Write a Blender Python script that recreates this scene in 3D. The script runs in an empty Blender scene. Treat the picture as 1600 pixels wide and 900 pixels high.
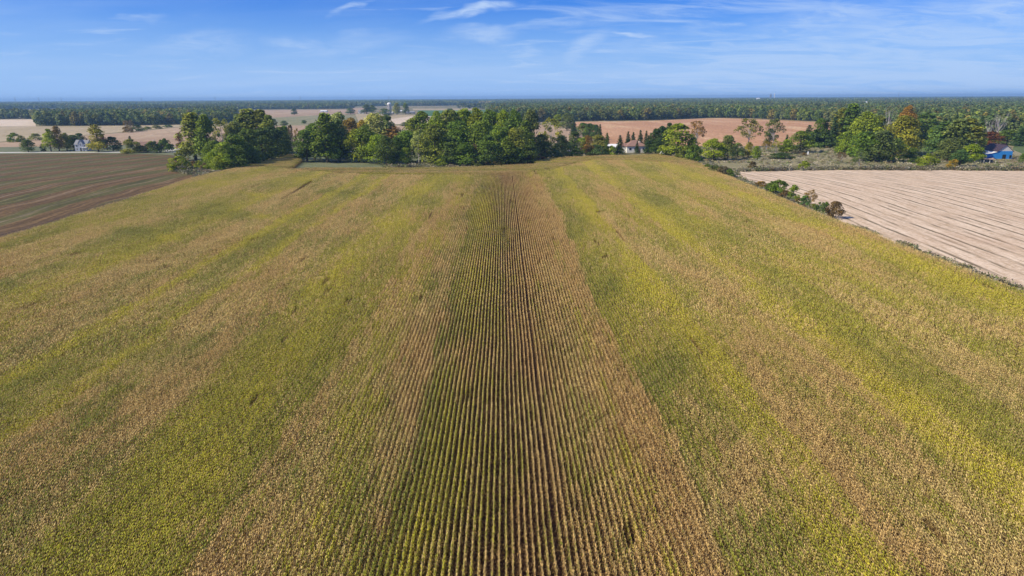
import bpy, bmesh, math, random
import numpy as np
from mathutils import Matrix, Vector

scene = bpy.context.scene
PI = math.pi

# ------------------------------------------------------------------ camera
CAM_H = 32.0
F_PX, W_PX, H_PX = 1067.0, 1600.0, 900.0
PITCH = math.atan((450 - 153.2) / F_PX)
YAW = math.atan(12.0 / F_PX) / math.cos(PITCH)
ROLL = math.radians(0.30)
fw = Vector((math.sin(YAW) * math.cos(PITCH), math.cos(YAW) * math.cos(PITCH), -math.sin(PITCH)))
r0 = Vector((math.cos(YAW), -math.sin(YAW), 0))
u0 = r0.cross(fw)
rv = r0 * math.cos(ROLL) - u0 * math.sin(ROLL)
uv = u0 * math.cos(ROLL) + r0 * math.sin(ROLL)
cam_d = bpy.data.cameras.new('camera')
cam = bpy.data.objects.new('camera', cam_d)
scene.collection.objects.link(cam)
cam_d.sensor_width = 36.0
cam_d.lens = 36.0 * F_PX / W_PX
cam_d.clip_start = 0.5
cam_d.clip_end = 60000
cam.matrix_world = Matrix(((rv.x, uv.x, -fw.x, 0), (rv.y, uv.y, -fw.y, 0), (rv.z, uv.z, -fw.z, CAM_H), (0, 0, 0, 1)))
scene.camera = cam

def ray(px, py):
    d = fw + rv * ((px - W_PX / 2) / F_PX) + uv * ((H_PX / 2 - py) / F_PX)
    return d
def at(px, py, z=0.0):
    """point of the horizontal plane z seen at a pixel of the photograph"""
    d = ray(px, py)
    t = (CAM_H - z) / -d.z
    return Vector((d.x * t, d.y * t, z))
def proj(p):
    v = Vector(p) - Vector((0, 0, CAM_H))
    zc = v.dot(fw)
    return (W_PX / 2 + F_PX * v.dot(rv) / zc, H_PX / 2 - F_PX * v.dot(uv) / zc, zc)

# ------------------------------------------------------------------ sky and sun
SUN_EL, SUN_AZ = math.radians(40), math.radians(253)      # azimuth clockwise from +Y
scene.view_settings.view_transform = 'Standard'
scene.view_settings.look = 'None'
scene.view_settings.exposure = 0.24
scene.view_settings.gamma = 1.0
world = bpy.data.worlds.new('World')
scene.world = world
world.use_nodes = True

class NT:
    def __init__(s, tree): s.t = tree; s.n = tree.nodes; s.l = tree.links
    def new(s, typ, **kw):
        n = s.n.new(typ)
        for k, v in kw.items(): setattr(n, k, v)
        return n
    def link(s, a, b): s.l.new(a, b)
    def val(s, sock, v):
        if hasattr(v, 'is_linked') or hasattr(v, 'links'): s.l.new(v, sock)
        else: sock.default_value = v
    def math(s, op, a, b=None, c=None, clamp=False):
        n = s.n.new('ShaderNodeMath'); n.operation = op; n.use_clamp = clamp
        s.val(n.inputs[0], a)
        if b is not None: s.val(n.inputs[1], b)
        if c is not None: s.val(n.inputs[2], c)
        return n.outputs[0]
    def vmath(s, op, a, b=None):
        n = s.n.new('ShaderNodeVectorMath'); n.operation = op
        s.val(n.inputs[0], a)
        if b is not None: s.val(n.inputs[1], b)
        return n.outputs[0]
    def mix(s, fac, a, b, blend='MIX'):
        n = s.n.new('ShaderNodeMix'); n.data_type = 'RGBA'; n.blend_type = blend
        s.val(n.inputs[0], fac); s.val(n.inputs[6], a); s.val(n.inputs[7], b)
        return n.outputs[2]
    def noise(s, vec, scale, detail=3, rough=0.55, dist=0.0):
        n = s.n.new('ShaderNodeTexNoise')
        n.inputs['Scale'].default_value = scale; n.inputs['Detail'].default_value = detail
        n.inputs['Roughness'].default_value = rough; n.inputs['Distortion'].default_value = dist
        if vec is not None: s.l.new(vec, n.inputs['Vector'])
        return n.outputs['Fac']
    def ramp(s, fac, lo, hi, a=0.0, b=1.0, smooth=True):
        n = s.n.new('ShaderNodeMapRange'); n.clamp = True
        n.interpolation_type = 'SMOOTHSTEP' if smooth else 'LINEAR'
        s.val(n.inputs[0], fac); n.inputs[1].default_value = lo; n.inputs[2].default_value = hi
        n.inputs[3].default_value = a; n.inputs[4].default_value = b
        return n.outputs[0]
    def mapping(s, vec, loc=(0, 0, 0), rot=(0, 0, 0), scale=(1, 1, 1)):
        n = s.n.new('ShaderNodeMapping')
        n.inputs['Location'].default_value = loc; n.inputs['Rotation'].default_value = rot
        n.inputs['Scale'].default_value = scale
        s.l.new(vec, n.inputs['Vector'])
        return n.outputs[0]

def C(r, g, b): return (r, g, b, 1.0)

def build_world():
    w = NT(world.node_tree); w.n.clear()
    out = w.new('ShaderNodeOutputWorld'); bg = w.new('ShaderNodeBackground')
    sky = w.new('ShaderNodeTexSky', sky_type='NISHITA')
    sky.sun_disc = False; sky.sun_elevation = SUN_EL; sky.sun_rotation = SUN_AZ
    sky.air_density = 1.0; sky.dust_density = 0.3; sky.ozone_density = 2.5; sky.altitude = 200
    tc = w.new('ShaderNodeTexCoord').outputs['Generated']
    sep = w.new('ShaderNodeSeparateXYZ'); w.link(tc, sep.inputs[0])
    z = w.math('MAXIMUM', sep.outputs[2], -0.03)
    # deepen the blue of the clean autumn air
    hs = w.new('ShaderNodeHueSaturation'); hs.inputs['Saturation'].default_value = SKY_SAT
    hs.inputs['Value'].default_value = 1.0; hs.inputs['Fac'].default_value = 1.0
    w.link(sky.outputs[0], hs.inputs['Color'])
    base = w.mix(1.0, hs.outputs[0], C(*SKY_TINT), 'MULTIPLY')
    # high cirrus, laid on a plane above the land
    zz = w.math('ADD', z, 0.10)
    comb = w.new('ShaderNodeCombineXYZ')
    w.link(w.math('DIVIDE', sep.outputs[0], zz), comb.inputs[0])
    w.link(w.math('DIVIDE', sep.outputs[1], zz), comb.inputs[1])
    P = comb.outputs[0]
    P1 = w.mapping(P, loc=(1.3, 0.4, 0), rot=(0, 0, math.radians(24)), scale=(0.7, 1.35, 1))
    n1 = w.noise(P1, 1.5, 8, 0.62, 0.9)
    P2 = w.mapping(P, loc=(4.1, 2.2, 0), rot=(0, 0, math.radians(12)), scale=(0.16, 0.34, 1))
    n2 = w.noise(P2, 1.2, 3, 0.5, 0.2)
    # more veil towards the right, as in the east that day
    side = w.ramp(sep.outputs[0], -0.25, 0.55, -0.01, 0.12)
    wisps = w.ramp(w.math('ADD', w.math('MULTIPLY', n1, 0.75), w.math('ADD', w.math('MULTIPLY', n2, 0.35), side)), 0.53, 0.76, 0, 0.75)
    veil = w.ramp(w.math('ADD', n2, w.math('MULTIPLY', n1, 0.2)), 0.50, 0.80, 0, 0.35)
    low = w.ramp(sep.outputs[2], -0.01, 0.17, 0.97, 0.0)           # pale air low down
    # single wisps of cirrus, each at its own bearing and height
    yy = w.math('MAXIMUM', sep.outputs[1], 0.05)
    a = w.math('DIVIDE', sep.outputs[0], yy); e = w.math('DIVIDE', sep.outputs[2], yy)
    ae = w.new('ShaderNodeCombineXYZ'); w.link(a, ae.inputs[0]); w.link(w.math('MULTIPLY', e, 2.6), ae.inputs[1])
    fib = w.noise(w.mapping(ae.outputs[0], rot=(0, 0, math.radians(-8)), scale=(6, 16, 1)), 1.6, 7, 0.68, 1.4)
    warp = w.math('MULTIPLY', w.math('SUBTRACT', w.noise(ae.outputs[0], 9.0, 3, 0.6), 0.5), 0.05)
    tot = None
    for px, py, rx, ry, ang, amt in WISPS:
        d = ray(px, py); ca, sa = math.cos(math.radians(ang)), math.sin(math.radians(ang))
        da = w.math('SUBTRACT', a, d.x / d.y); de = w.math('ADD', w.math('SUBTRACT', e, d.z / d.y), warp)
        u = w.math('DIVIDE', w.math('ADD', w.math('MULTIPLY', da, ca), w.math('MULTIPLY', de, sa)), rx / F_PX)
        v = w.math('DIVIDE', w.math('SUBTRACT', w.math('MULTIPLY', de, ca), w.math('MULTIPLY', da, sa)), ry / F_PX)
        q = w.math('SQRT', w.math('ADD', w.math('MULTIPLY', u, u), w.math('MULTIPLY', v, v)))
        m_ = w.math('MULTIPLY', w.ramp(q, 0.1, 1.5, 1.0, 0.0), w.math('MULTIPLY', w.ramp(fib, 0.32, 0.64, 0.3, 1.0), amt))
        tot = m_ if tot is None else w.math('MAXIMUM', tot, m_)
    wisps = w.math('MAXIMUM', w.math('MULTIPLY', wisps, 0.8), tot)
    col = w.mix(low, base, C(*LOW_COL))
    col = w.mix(w.math('MAXIMUM', wisps, veil), col, C(*CLOUD_COL))
    w.link(col, bg.inputs['Color']); bg.inputs['Strength'].default_value = 0.107
    w.link(bg.outputs[0], out.inputs[0])
SKY_SAT, SKY_TINT, LOW_COL, CLOUD_COL = 1.3, (0.04, 0.38, 1.05), (2.95, 4.6, 7.7), (4.1, 5.4, 7.6)
WISPS = [(745, 15, 70, 7, 8, 0.90), (550, 10, 38, 5, 22, 0.72), (300, 72, 90, 20, 5, 0.45), (215, 28, 40, 6, 5, 0.52), (460, 62, 50, 9, 0, 0.59), (520, 72, 120, 16, 6, 0.39),
         (745, 55, 60, 12, 4, 0.65), (990, 54, 34, 5, -4, 0.90), (915, 74, 44, 16, 35, 0.65), (820, 84, 30, 10, 0, 0.65), (990, 76, 50, 16, 10, 0.45), (700, 100, 320, 20, 2, 0.26),
         (1300, 28, 120, 26, 8, 0.65), (1450, 45, 230, 42, 6, 0.65), (1560, 15, 90, 24, 10, 0.72), (1180, 72, 160, 6, 5, 0.45), (1400, 90, 260, 16, 4, 0.52), (860, 38, 120, 6, 6, 0.45)]
build_world()

sun_d = bpy.data.lights.new('sun', 'SUN'); sun_d.energy = 5.0; sun_d.angle = math.radians(0.5)
sun_d.color = (1.0, 0.88, 0.64)
sun = bpy.data.objects.new('sun', sun_d); scene.collection.objects.link(sun)
sdir = Vector((math.sin(SUN_AZ) * math.cos(SUN_EL), math.cos(SUN_AZ) * math.cos(SUN_EL), math.sin(SUN_EL)))
sun.rotation_euler = sdir.to_track_quat('Z', 'Y').to_euler()

# ------------------------------------------------------------------ helpers
rng = np.random.default_rng(7)
random.seed(7)

def link(o, parent=None):
    scene.collection.objects.link(o)
    if parent: o.parent = parent
    return o
def tag(o, label=None, cat=None, group=None, kind=None):
    if label: o['label'] = label
    if cat: o['category'] = cat
    if group: o['group'] = group
    if kind: o['kind'] = kind
    return o
def empty(name, loc, rz=0.0):
    o = bpy.data.objects.new(name, None); o.location = loc; o.rotation_euler = (0, 0, rz)
    o.empty_display_size = 0.5
    return link(o)
def mesh_np(name, verts, faces, mat=None, var=None, smooth=False):
    """verts (n,3), faces (m,k) array or list of lists; var (n,4) point colours"""
    me = bpy.data.meshes.new(name)
    if isinstance(faces, np.ndarray):
        me.vertices.add(len(verts)); me.vertices.foreach_set('co', np.asarray(verts, dtype=np.float32).ravel())
        m, k = faces.shape
        me.loops.add(m * k); me.loops.foreach_set('vertex_index', faces.astype(np.int32).ravel())
        me.polygons.add(m); me.polygons.foreach_set('loop_start', np.arange(0, m * k, k, dtype=np.int32))
        me.update(calc_edges=True)
    else:
        me.from_pydata([tuple(v) for v in verts], [], faces); me.update()
    if var is not None:
        a = me.attributes.new('leafvar', 'FLOAT_COLOR', 'POINT')
        a.data.foreach_set('color', np.asarray(var, dtype=np.float32).ravel())
    if mat: me.materials.append(mat)
    if smooth: me.polygons.foreach_set('use_smooth', np.ones(len(me.polygons), dtype=bool))
    return me
def obj(name, me, parent=None, loc=(0, 0, 0)):
    o = bpy.data.objects.new(name, me); o.location = loc
    return link(o, parent)

class MB:
    """collects boxes, prisms and tubes into one mesh object"""
    def __init__(s): s.v = []; s.f = []
    def add(s, v, f):
        b = len(s.v); s.v += [tuple(p) for p in v]; s.f += [[b + i for i in q] for q in f]
    def box(s, x0, x1, y0, y1, z0, z1):
        s.add([(x0,y0,z0),(x1,y0,z0),(x1,y1,z0),(x0,y1,z0),(x0,y0,z1),(x1,y0,z1),(x1,y1,z1),(x0,y1,z1)],
              [[0,3,2,1],[4,5,6,7],[0,1,5,4],[1,2,6,5],[2,3,7,6],[3,0,4,7]])
    def tube(s, p, q, r0, r1, n=6, cap=True):
        p, q = Vector(p), Vector(q); d = (q - p).normalized()
        a = d.orthogonal().normalized(); b = d.cross(a); v = []
        for c, r in ((p, r0), (q, r1)):
            for i in range(n):
                t = 2 * PI * i / n; v.append(c + a * (r * math.cos(t)) + b * (r * math.sin(t)))
        f = [[i, (i + 1) % n, n + (i + 1) % n, n + i] for i in range(n)]
        if cap: f += [list(range(n))[::-1], list(range(n, 2 * n))]
        s.add(v, f)
    def slab(s, pts, t):
        """flat polygon pts thickened by vector t"""
        n = len(pts); t = Vector(t); P = [Vector(p) for p in pts]
        v = P + [p + t for p in P]
        s.add(v, [list(range(n))[::-1], list(range(n, 2 * n))] + [[i, (i + 1) % n, n + (i + 1) % n, n + i] for i in range(n)])
    def build(s, name, mat, parent=None, smooth=False):
        me = mesh_np(name, s.v, s.f, mat, smooth=smooth)
        bm = bmesh.new(); bm.from_mesh(me); bmesh.ops.recalc_face_normals(bm, faces=bm.faces); bm.to_mesh(me); bm.free()
        return obj(name, me, parent)

def vnoise(x, y, seed=0):
    """2-D value noise, numpy"""
    x = np.asarray(x, float); y = np.asarray(y, float)
    xi = np.floor(x).astype(np.int64); yi = np.floor(y).astype(np.int64)
    fx = x - xi; fy = y - yi
    fx = fx * fx * (3 - 2 * fx); fy = fy * fy * (3 - 2 * fy)
    def h(a, b):
        n = (a * 374761393 + b * 668265263 + seed * 974711) & 0x7fffffff
        n = ((n ^ (n >> 13)) * 1274126177) & 0x7fffffff
        return ((n ^ (n >> 16)) & 0xffff) / 65535.0
    return (h(xi, yi) * (1 - fx) + h(xi + 1, yi) * fx) * (1 - fy) + (h(xi, yi + 1) * (1 - fx) + h(xi + 1, yi + 1) * fx) * fy

def in_poly(px, py, poly):
    px = np.asarray(px); py = np.asarray(py); inside = np.zeros(px.shape, bool); n = len(poly)
    for i in range(n):
        x0, y0 = poly[i][0], poly[i][1]; x1, y1 = poly[(i + 1) % n][0], poly[(i + 1) % n][1]
        c = ((y0 > py) != (y1 > py)) & (px < (x1 - x0) * (py - y0) / ((y1 - y0) + 1e-12) + x0)
        inside ^= c
    return inside

# ------------------------------------------------------------------ materials
def new_mat(name):
    m = bpy.data.materials.new(name); m.use_nodes = True
    t = NT(m.node_tree); t.n.clear()
    out = t.new('ShaderNodeOutputMaterial'); b = t.new('ShaderNodeBsdfPrincipled')
    b.inputs['Roughness'].default_value = 0.9
    b.inputs['Specular IOR Level'].default_value = 0.2
    t.link(b.outputs[0], out.inputs[0])
    t.b = b; t.out = out; t.mat = m
    return t
def bump(t, h, strength=0.5, dist=0.2):
    n = t.new('ShaderNodeBump'); n.inputs['Strength'].default_value = strength; n.inputs['Distance'].default_value = dist
    t.link(h, n.inputs['Height']); t.link(n.outputs[0], t.b.inputs['Normal'])
def pos(t): return t.new('ShaderNodeNewGeometry').outputs['Position']

def plain(name, col, rough=0.8, var=0.12, scale=1.2):
    t = new_mat(name); t.b.inputs['Roughness'].default_value = rough
    co = t.new('ShaderNodeTexCoord').outputs['Object']
    n = t.noise(co, scale, 5, 0.6)
    d = tuple(c * (1 - var * 2) for c in col); l = tuple(min(1, c * (1 + var)) for c in col)
    t.link(t.mix(n, C(*d), C(*l)), t.b.inputs['Base Color'])
    return t.mat

def leaf_mat(name, src, transl=0.33):
    """src: 'object' takes the thing's own colour, 'instancer' the colour stored per point"""
    t = new_mat(name)
    if src == 'object': base = t.new('ShaderNodeObjectInfo').outputs['Color']
    else:
        a = t.new('ShaderNodeAttribute', attribute_type='INSTANCER', attribute_name='tint'); base = a.outputs['Color']
    v = t.new('ShaderNodeAttribute', attribute_type='GEOMETRY', attribute_name='leafvar')
    s = t.new('ShaderNodeSeparateColor'); t.link(v.outputs['Color'], s.inputs[0])
    k = t.math('MULTIPLY_ADD', s.outputs[0], 0.8, 0.62)
    kk = t.math('MULTIPLY', k, t.math('MULTIPLY_ADD', s.outputs[1], 0.7, 0.65))
    col = t.vmath('SCALE', base, None); col.node.inputs['Scale'].default_value = 1; t.link(kk, col.node.inputs['Scale'])
    # clumps turning yellow
    col = t.mix(t.math('MULTIPLY', t.ramp(s.outputs[1], 0.55, 1.0), 0.18), col, t.mix(1.0, col, C(1.7, 1.25, 0.6), 'MULTIPLY'))
    t.link(col, t.b.inputs['Base Color']); t.b.inputs['Roughness'].default_value = 0.6
    tr = t.new('ShaderNodeBsdfTranslucent'); t.link(col, tr.inputs['Color'])
    mx = t.new('ShaderNodeMixShader'); mx.inputs[0].default_value = transl
    t.link(t.b.outputs[0], mx.inputs[1]); t.link(tr.outputs[0], mx.inputs[2]); t.link(mx.outputs[0], t.out.inputs[0])
    return t.mat

M = {}
M['leaf'] = leaf_mat('foliage', 'object')
M['leaf_inst'] = leaf_mat('foliage_far', 'instancer')
M['bark'] = plain('bark', (0.12, 0.095, 0.075), 0.9, 0.3, 3)
M['pale_bark'] = plain('pale_bark', (0.50, 0.46, 0.44), 0.9, 0.2, 3)

def corn_mat():
    t = new_mat('corn_leaf')
    a = t.new('ShaderNodeAttribute', attribute_type='INSTANCER', attribute_name='tint')
    s = t.new('ShaderNodeSeparateColor'); t.link(a.outputs['Color'], s.inputs[0])
    v = t.new('ShaderNodeAttribute', attribute_type='GEOMETRY', attribute_name='leafvar')
    q = t.new('ShaderNodeSeparateColor'); t.link(v.outputs['Color'], q.inputs[0])
    rnd, hgt, tas = q.outputs[0], q.outputs[1], q.outputs[2]
    # green share of this leaf: patch greenness against the leaf's own ripeness
    g = t.ramp(t.math('SUBTRACT', t.math('ADD', s.outputs[0], t.math('MULTIPLY', hgt, 0.12)), t.math('MULTIPLY', rnd, 0.85)), -0.22, 0.24)
    dry = t.mix(rnd, C(0.42, 0.30, 0.095), C(0.94, 0.75, 0.31))
    red = t.mix(rnd, C(0.36, 0.18, 0.07), C(0.84, 0.54, 0.20))
    dry = t.mix(t.math('MULTIPLY', s.outputs[2], 0.55), dry, red)
    green = t.mix(rnd, C(0.14, 0.205, 0.022), C(0.37, 0.41, 0.055))
    yel = t.mix(rnd, C(0.38, 0.41, 0.018), C(0.82, 0.73, 0.07))
    green = t.mix(s.outputs[1], green, yel)
    col = t.mix(g, dry, green)
    col = t.mix(t.math('MULTIPLY', tas, 0.8), col, C(0.74, 0.54, 0.24))
    low = t.ramp(hgt, 0.5, 0.92, 0.3, 1.0)                     # withered lower leaves, with the shade between rows painted into their colour
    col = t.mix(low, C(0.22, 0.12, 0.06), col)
    t.link(col, t.b.inputs['Base Color']); t.b.inputs['Roughness'].default_value = 0.55
    tr = t.new('ShaderNodeBsdfTranslucent'); t.link(col, tr.inputs['Color'])
    mx = t.new('ShaderNodeMixShader'); mx.inputs[0].default_value = 0.22
    t.link(t.b.outputs[0], mx.inputs[1]); t.link(tr.outputs[0], mx.inputs[2]); t.link(mx.outputs[0], t.out.inputs[0])
    return t.mat
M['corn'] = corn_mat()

def ground_mat(name, c1, c2, c3=None, big=0.02, mid=0.15, fine=1.5, rot=0.0, streak=1.0, bump_s=0.3):
    """two or three colours broken up by noise; streak>1 stretches along the working direction"""
    t = new_mat(name); p = t.mapping(pos(t), rot=(0, 0, rot), scale=(1, 1 / streak, 1))
    n1 = t.noise(p, big, 4, 0.55); n2 = t.noise(p, mid, 5, 0.62); n3 = t.noise(p, fine, 4, 0.65)
    f = t.ramp(t.math('ADD', t.math('MULTIPLY', n1, 0.5), t.math('MULTIPLY', n2, 0.5)), 0.36, 0.62)
    col = t.mix(f, C(*c1), C(*c2))
    if c3: col = t.mix(t.ramp(n2, 0.52, 0.68, 0, 0.8), col, C(*c3))
    k = t.ramp(n3, 0.3, 0.7, 0.62, 1.35, False)
    sc = t.vmath('SCALE', col, None); t.link(k, sc.node.inputs['Scale'])
    t.link(sc, t.b.inputs['Base Color'])
    bump(t, n3, bump_s, 0.3)
    return t
# ------------------------------------------------------------------ the land
def sheet(name, px_poly, z, mat, sub=None, world_pts=None):
    pts = world_pts or [at(x, y, 0) for x, y in px_poly]
    me = mesh_np(name, [(p[0], p[1], z) for p in pts], [list(range(len(pts)))], mat)
    if me.polygons[0].normal.z < 0: me.flip_normals()
    o = obj(name, me); tag(o, kind='structure')
    return o

GX, GY0, GY1 = 15500, -1500, 16500
base = ground_mat('land', (0.12, 0.125, 0.05), (0.24, 0.20, 0.10), (0.40, 0.31, 0.19), 0.004, 0.03, 0.8).mat
ground = sheet('ground', None, -0.02, base, world_pts=[(-GX, GY0), (GX, GY0), (GX, GY1), (-GX, GY1)])

# corn field outline (canopy height plane), from the photograph
ZC = 2.05
corn_px = [(-1400, 751), (-700, 561), (0, 368), (150, 325), (300, 277), (380, 258), (450, 242), (463, 240), (470, 247), (457, 258), (446, 263),
           (500, 260.5), (600, 261.5), (700, 260.5), (760, 258.5), (835, 255), (846, 248), (900, 244), (990, 241), (1040, 240),
           (1066, 246), (1092, 254), (1147, 277), (1220, 307), (1330, 350), (1437, 390), (1600, 451), (2400, 752)]
corn_poly = [at(x, y, ZC) for x, y in corn_px]
corn_poly = [Vector((-112, -30, 0))] + [p for p in corn_poly if p.y > 40] + [Vector((84, -30, 0))]

def soil():
    t = ground_mat('corn_soil', (0.10, 0.052, 0.032), (0.16, 0.085, 0.05), (0.24, 0.15, 0.085), 0.05, 0.6, 6, 0, 3, 0.6)
    return t.mat
sheet('field_soil', None, 0.004, soil(), world_pts=[(p.x, p.y) for p in corn_poly])

# ploughed field at the left
def ploughed():
    t = new_mat('ploughed_soil'); p = pos(t)
    warp = t.noise(t.mapping(p, scale=(1, 1, 0)), 0.012, 3, 0.5)
    sp = t.new('ShaderNodeSeparateXYZ'); t.link(p, sp.inputs[0])
    # working direction leans a little from the corn rows and bends at the far end
    ang = math.radians(3.5)
    u = t.math('ADD', t.math('MULTIPLY', sp.outputs[0], math.cos(ang)), t.math('MULTIPLY', sp.outputs[1], math.sin(ang)))
    far = t.math('MAXIMUM', t.math('SUBTRACT', sp.outputs[1], 230.0), 0.0)
    u = t.math('SUBTRACT', u, t.math('MULTIPLY', t.math('MULTIPLY', far, far), 0.0012))
    u = t.math('ADD', u, t.math('MULTIPLY', t.math('SUBTRACT', warp, 0.5), 26.0))
    c = t.new('ShaderNodeCombineXYZ'); t.link(t.math('MULTIPLY', u, 1.0), c.inputs[0]); t.link(t.math('MULTIPLY', sp.outputs[1], 0.035), c.inputs[1])
    s1 = t.noise(c.outputs[0], 0.085, 3, 0.6); s2 = t.noise(c.outputs[0], 0.55, 4, 0.7)
    w = t.new('ShaderNodeTexWave'); w.inputs['Scale'].default_value = 0.016; w.inputs['Distortion'].default_value = 3.0
    w.inputs['Detail'].default_value = 2; t.link(c.outputs[0], w.inputs['Vector'])
    s2c = t.ramp(s2, 0.34, 0.66, 0, 1, False)
    soilc = t.mix(s2c, C(0.066, 0.038, 0.012), C(0.24, 0.15, 0.058))
    weed = t.mix(s2c, C(0.055, 0.06, 0.012), C(0.16, 0.145, 0.036))
    col = t.mix(t.ramp(t.math('ADD', t.math('MULTIPLY', w.outputs['Fac'], 0.35), s1), 0.62, 0.74), soilc, weed)
    pale = t.ramp(s2, 0.56, 0.66, 0, 0.75)
    col = t.mix(t.math('MULTIPLY', pale, t.ramp(s1, 0.40, 0.55)), col, C(0.34, 0.26, 0.18))
    def track(off, wdt, amt):
        q = t.math('ABSOLUTE', t.math('ADD', u, off))
        return t.math('MULTIPLY', t.ramp(q, wdt * .3, wdt, 1.0, 0.0), t.ramp(s2, 0.35, 0.6, amt * .4, amt))
    for off, wdt, amt in ((128, .9, .6), (142, 1.2, .45), (160, 1.0, .7), (185, 1.5, .4), (222, 1.4, .5), (260, 2.2, .45), (310, 2.5, .4)):
        col = t.mix(track(off, wdt, amt), col, C(0.34, 0.26, 0.18))
    # fresh dark soil next to the corn
    d = t.math('ADD', sp.outputs[0], 112.0)
    nearc = t.ramp(t.math('ADD', d, t.math('MULTIPLY', s1, 10.0)), -13, -7)
    col = t.mix(0.30, col, C(0.032, 0.02, 0.009))
    col = t.mix(t.math('MULTIPLY', nearc, 0.85), col, t.mix(s2, C(0.045, 0.028, 0.014), C(0.105, 0.066, 0.036)))
    f = t.noise(p, 0.8, 6, 0.75)
    k = t.ramp(f, 0.3, 0.7, 0.45, 1.55, False)
    sc = t.vmath('SCALE', col, None); t.link(k, sc.node.inputs['Scale']); t.link(sc, t.b.inputs['Base Color'])
    bump(t, t.math('ADD', f, s2), 0.5, 0.3)
    return t.mat
pl = [at(x, y, 0) for x, y in [(0, 373), (-700, 570), (-700, 251), (0, 240.5), (150, 239.5), (262, 241.5), (296, 247), (292, 258), (272, 266), (285, 272), (303, 273), (306, 279), (250, 296), (150, 327)]]
sheet('ploughed_field', None, 0.016, ploughed(), world_pts=[(p.x, p.y) for p in pl])

# pale stubble field at the right
def stubble():
    t = new_mat('stubble'); p = pos(t)
    sp = t.new('ShaderNodeSeparateXYZ'); t.link(p, sp.inputs[0])
    ang = math.radians(5.7)
    u = t.math('SUBTRACT', t.math('MULTIPLY', sp.outputs[0], math.cos(ang)), t.math('MULTIPLY', sp.outputs[1], math.sin(ang)))
    far = t.math('MAXIMUM', t.math('SUBTRACT', sp.outputs[1], 215.0), 0.0)
    u = t.math('ADD', u, t.math('MULTIPLY', t.math('MULTIPLY', far, far), 0.0022))
    wob = t.noise(p, 0.045, 3, 0.6)
    uw = t.math('ADD', u, t.math('MULTIPLY', t.math('SUBTRACT', wob, 0.5), 1.5))
    def lines(period, off, width):
        m = t.math('PINGPONG', t.math('ADD', uw, 1000 + off), period / 2)
        return t.ramp(m, width * 0.35, width, 1.0, 0.0)
    c = t.new('ShaderNodeCombineXYZ'); t.link(uw, c.inputs[0]); t.link(t.math('MULTIPLY', sp.outputs[1], 0.22), c.inputs[1])
    brk = t.noise(c.outputs[0], 0.22, 4, 0.65)
    fine = t.noise(c.outputs[0], 2.2, 4, 0.75); f2 = t.noise(p, 0.9, 6, 0.75)
    c2 = t.new('ShaderNodeCombineXYZ'); t.link(uw, c2.inputs[0]); t.link(t.math('MULTIPLY', sp.outputs[1], 0.045), c2.inputs[1])
    ln = t.noise(c2.outputs[0], 1.5, 3, 0.6)
    col = t.mix(t.ramp(t.math('ADD', t.math('MULTIPLY', brk, 0.4), t.math('MULTIPLY', f2, 0.6)), 0.36, 0.62), C(0.46, 0.33, 0.215), C(0.72, 0.58, 0.44))
    col = t.mix(t.ramp(fine, 0.45, 0.7, 0, 0.55), col, C(0.74, 0.62, 0.49))
    col = t.mix(t.ramp(ln, 0.50, 0.64, 0, 0.55), col, C(0.30, 0.21, 0.12))
    l1 = t.math('MULTIPLY', lines(4.7, 2.0, 0.66), t.ramp(brk, 0.40, 0.58, 0.15, 0.95))
    l2 = t.math('MULTIPLY', lines(9.4, 4.2, 0.9), t.ramp(brk, 0.44, 0.60, 0.0, 0.7))
    col = t.mix(l2, col, C(0.25, 0.18, 0.11)); col = t.mix(l1, col, C(0.15, 0.115, 0.065))
    col = t.mix(t.ramp(t.noise(p, 0.03, 3, 0.5), 0.55, 0.75, 0, 0.35), col, C(0.42, 0.27, 0.17))
    t.link(col, t.b.inputs['Base Color'])
    bump(t, t.math('ADD', fine, f2), 0.6, 0.15)
    return t.mat
stub_px = [(1147, 268.5), (1200, 266), (1300, 265), (1450, 265.5), (1600, 266.5), (2300, 269), (2300, 760), (1600, 456), (1437, 394), (1330, 354), (1240, 318), (1180, 290), (1150, 276)]
stub_w = [at(x, y, 0) for x, y in stub_px]
sheet('stubble_field', None, 0.020, stubble(), world_pts=[(p.x, p.y) for p in stub_w])
# rough grass margin between the corn and the stubble
verge = ground_mat('rough_grass', (0.10, 0.105, 0.05), (0.17, 0.15, 0.085), (0.24, 0.20, 0.12), 0.03, 0.3, 2.2, 0, 1.5, 0.5).mat
sheet('grass_margin', [(1060, 240), (1090, 247), (1152, 266), (1153, 276), (1184, 290), (1245, 318), (1332, 353), (1440, 393), (1600, 455), (2300, 758), (2300, 790), (1600, 470), (1437, 402), (1330, 362), (1220, 318), (1147, 286), (1066, 254)], 0.012, verge)

meadow = ground_mat('meadow_grass', (0.19, 0.175, 0.09), (0.31, 0.265, 0.155), (0.15, 0.165, 0.06), 0.02, 0.16, 1.2, math.radians(80), 0.4, 0.5).mat
sheet('meadow', [(1070, 243), (1090, 229), (1180, 228), (1260, 226), (1330, 224), (1440, 222), (1600, 222), (2200, 226), (2200, 268), (1600, 265.5), (1300, 264.2), (1150, 268)], 0.008, meadow)
lawn = ground_mat('mown_lawn', (0.075, 0.115, 0.035), (0.115, 0.15, 0.05), None, 0.03, 0.3, 2, 0, 1, 0.2).mat
sheet('lawn', [(1425, 225), (1463, 226), (1466, 238), (1440, 244), (1424, 236)], 0.016, lawn)
sheet('lawn', [(1585, 226), (1640, 224), (1680, 240), (1600, 241), (1582, 234)], 0.016, lawn)
glawn = ground_mat('dry_lawn', (0.10, 0.125, 0.06), (0.17, 0.18, 0.10), None, 0.05, 0.4, 2, 0, 1, 0.2).mat
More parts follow.
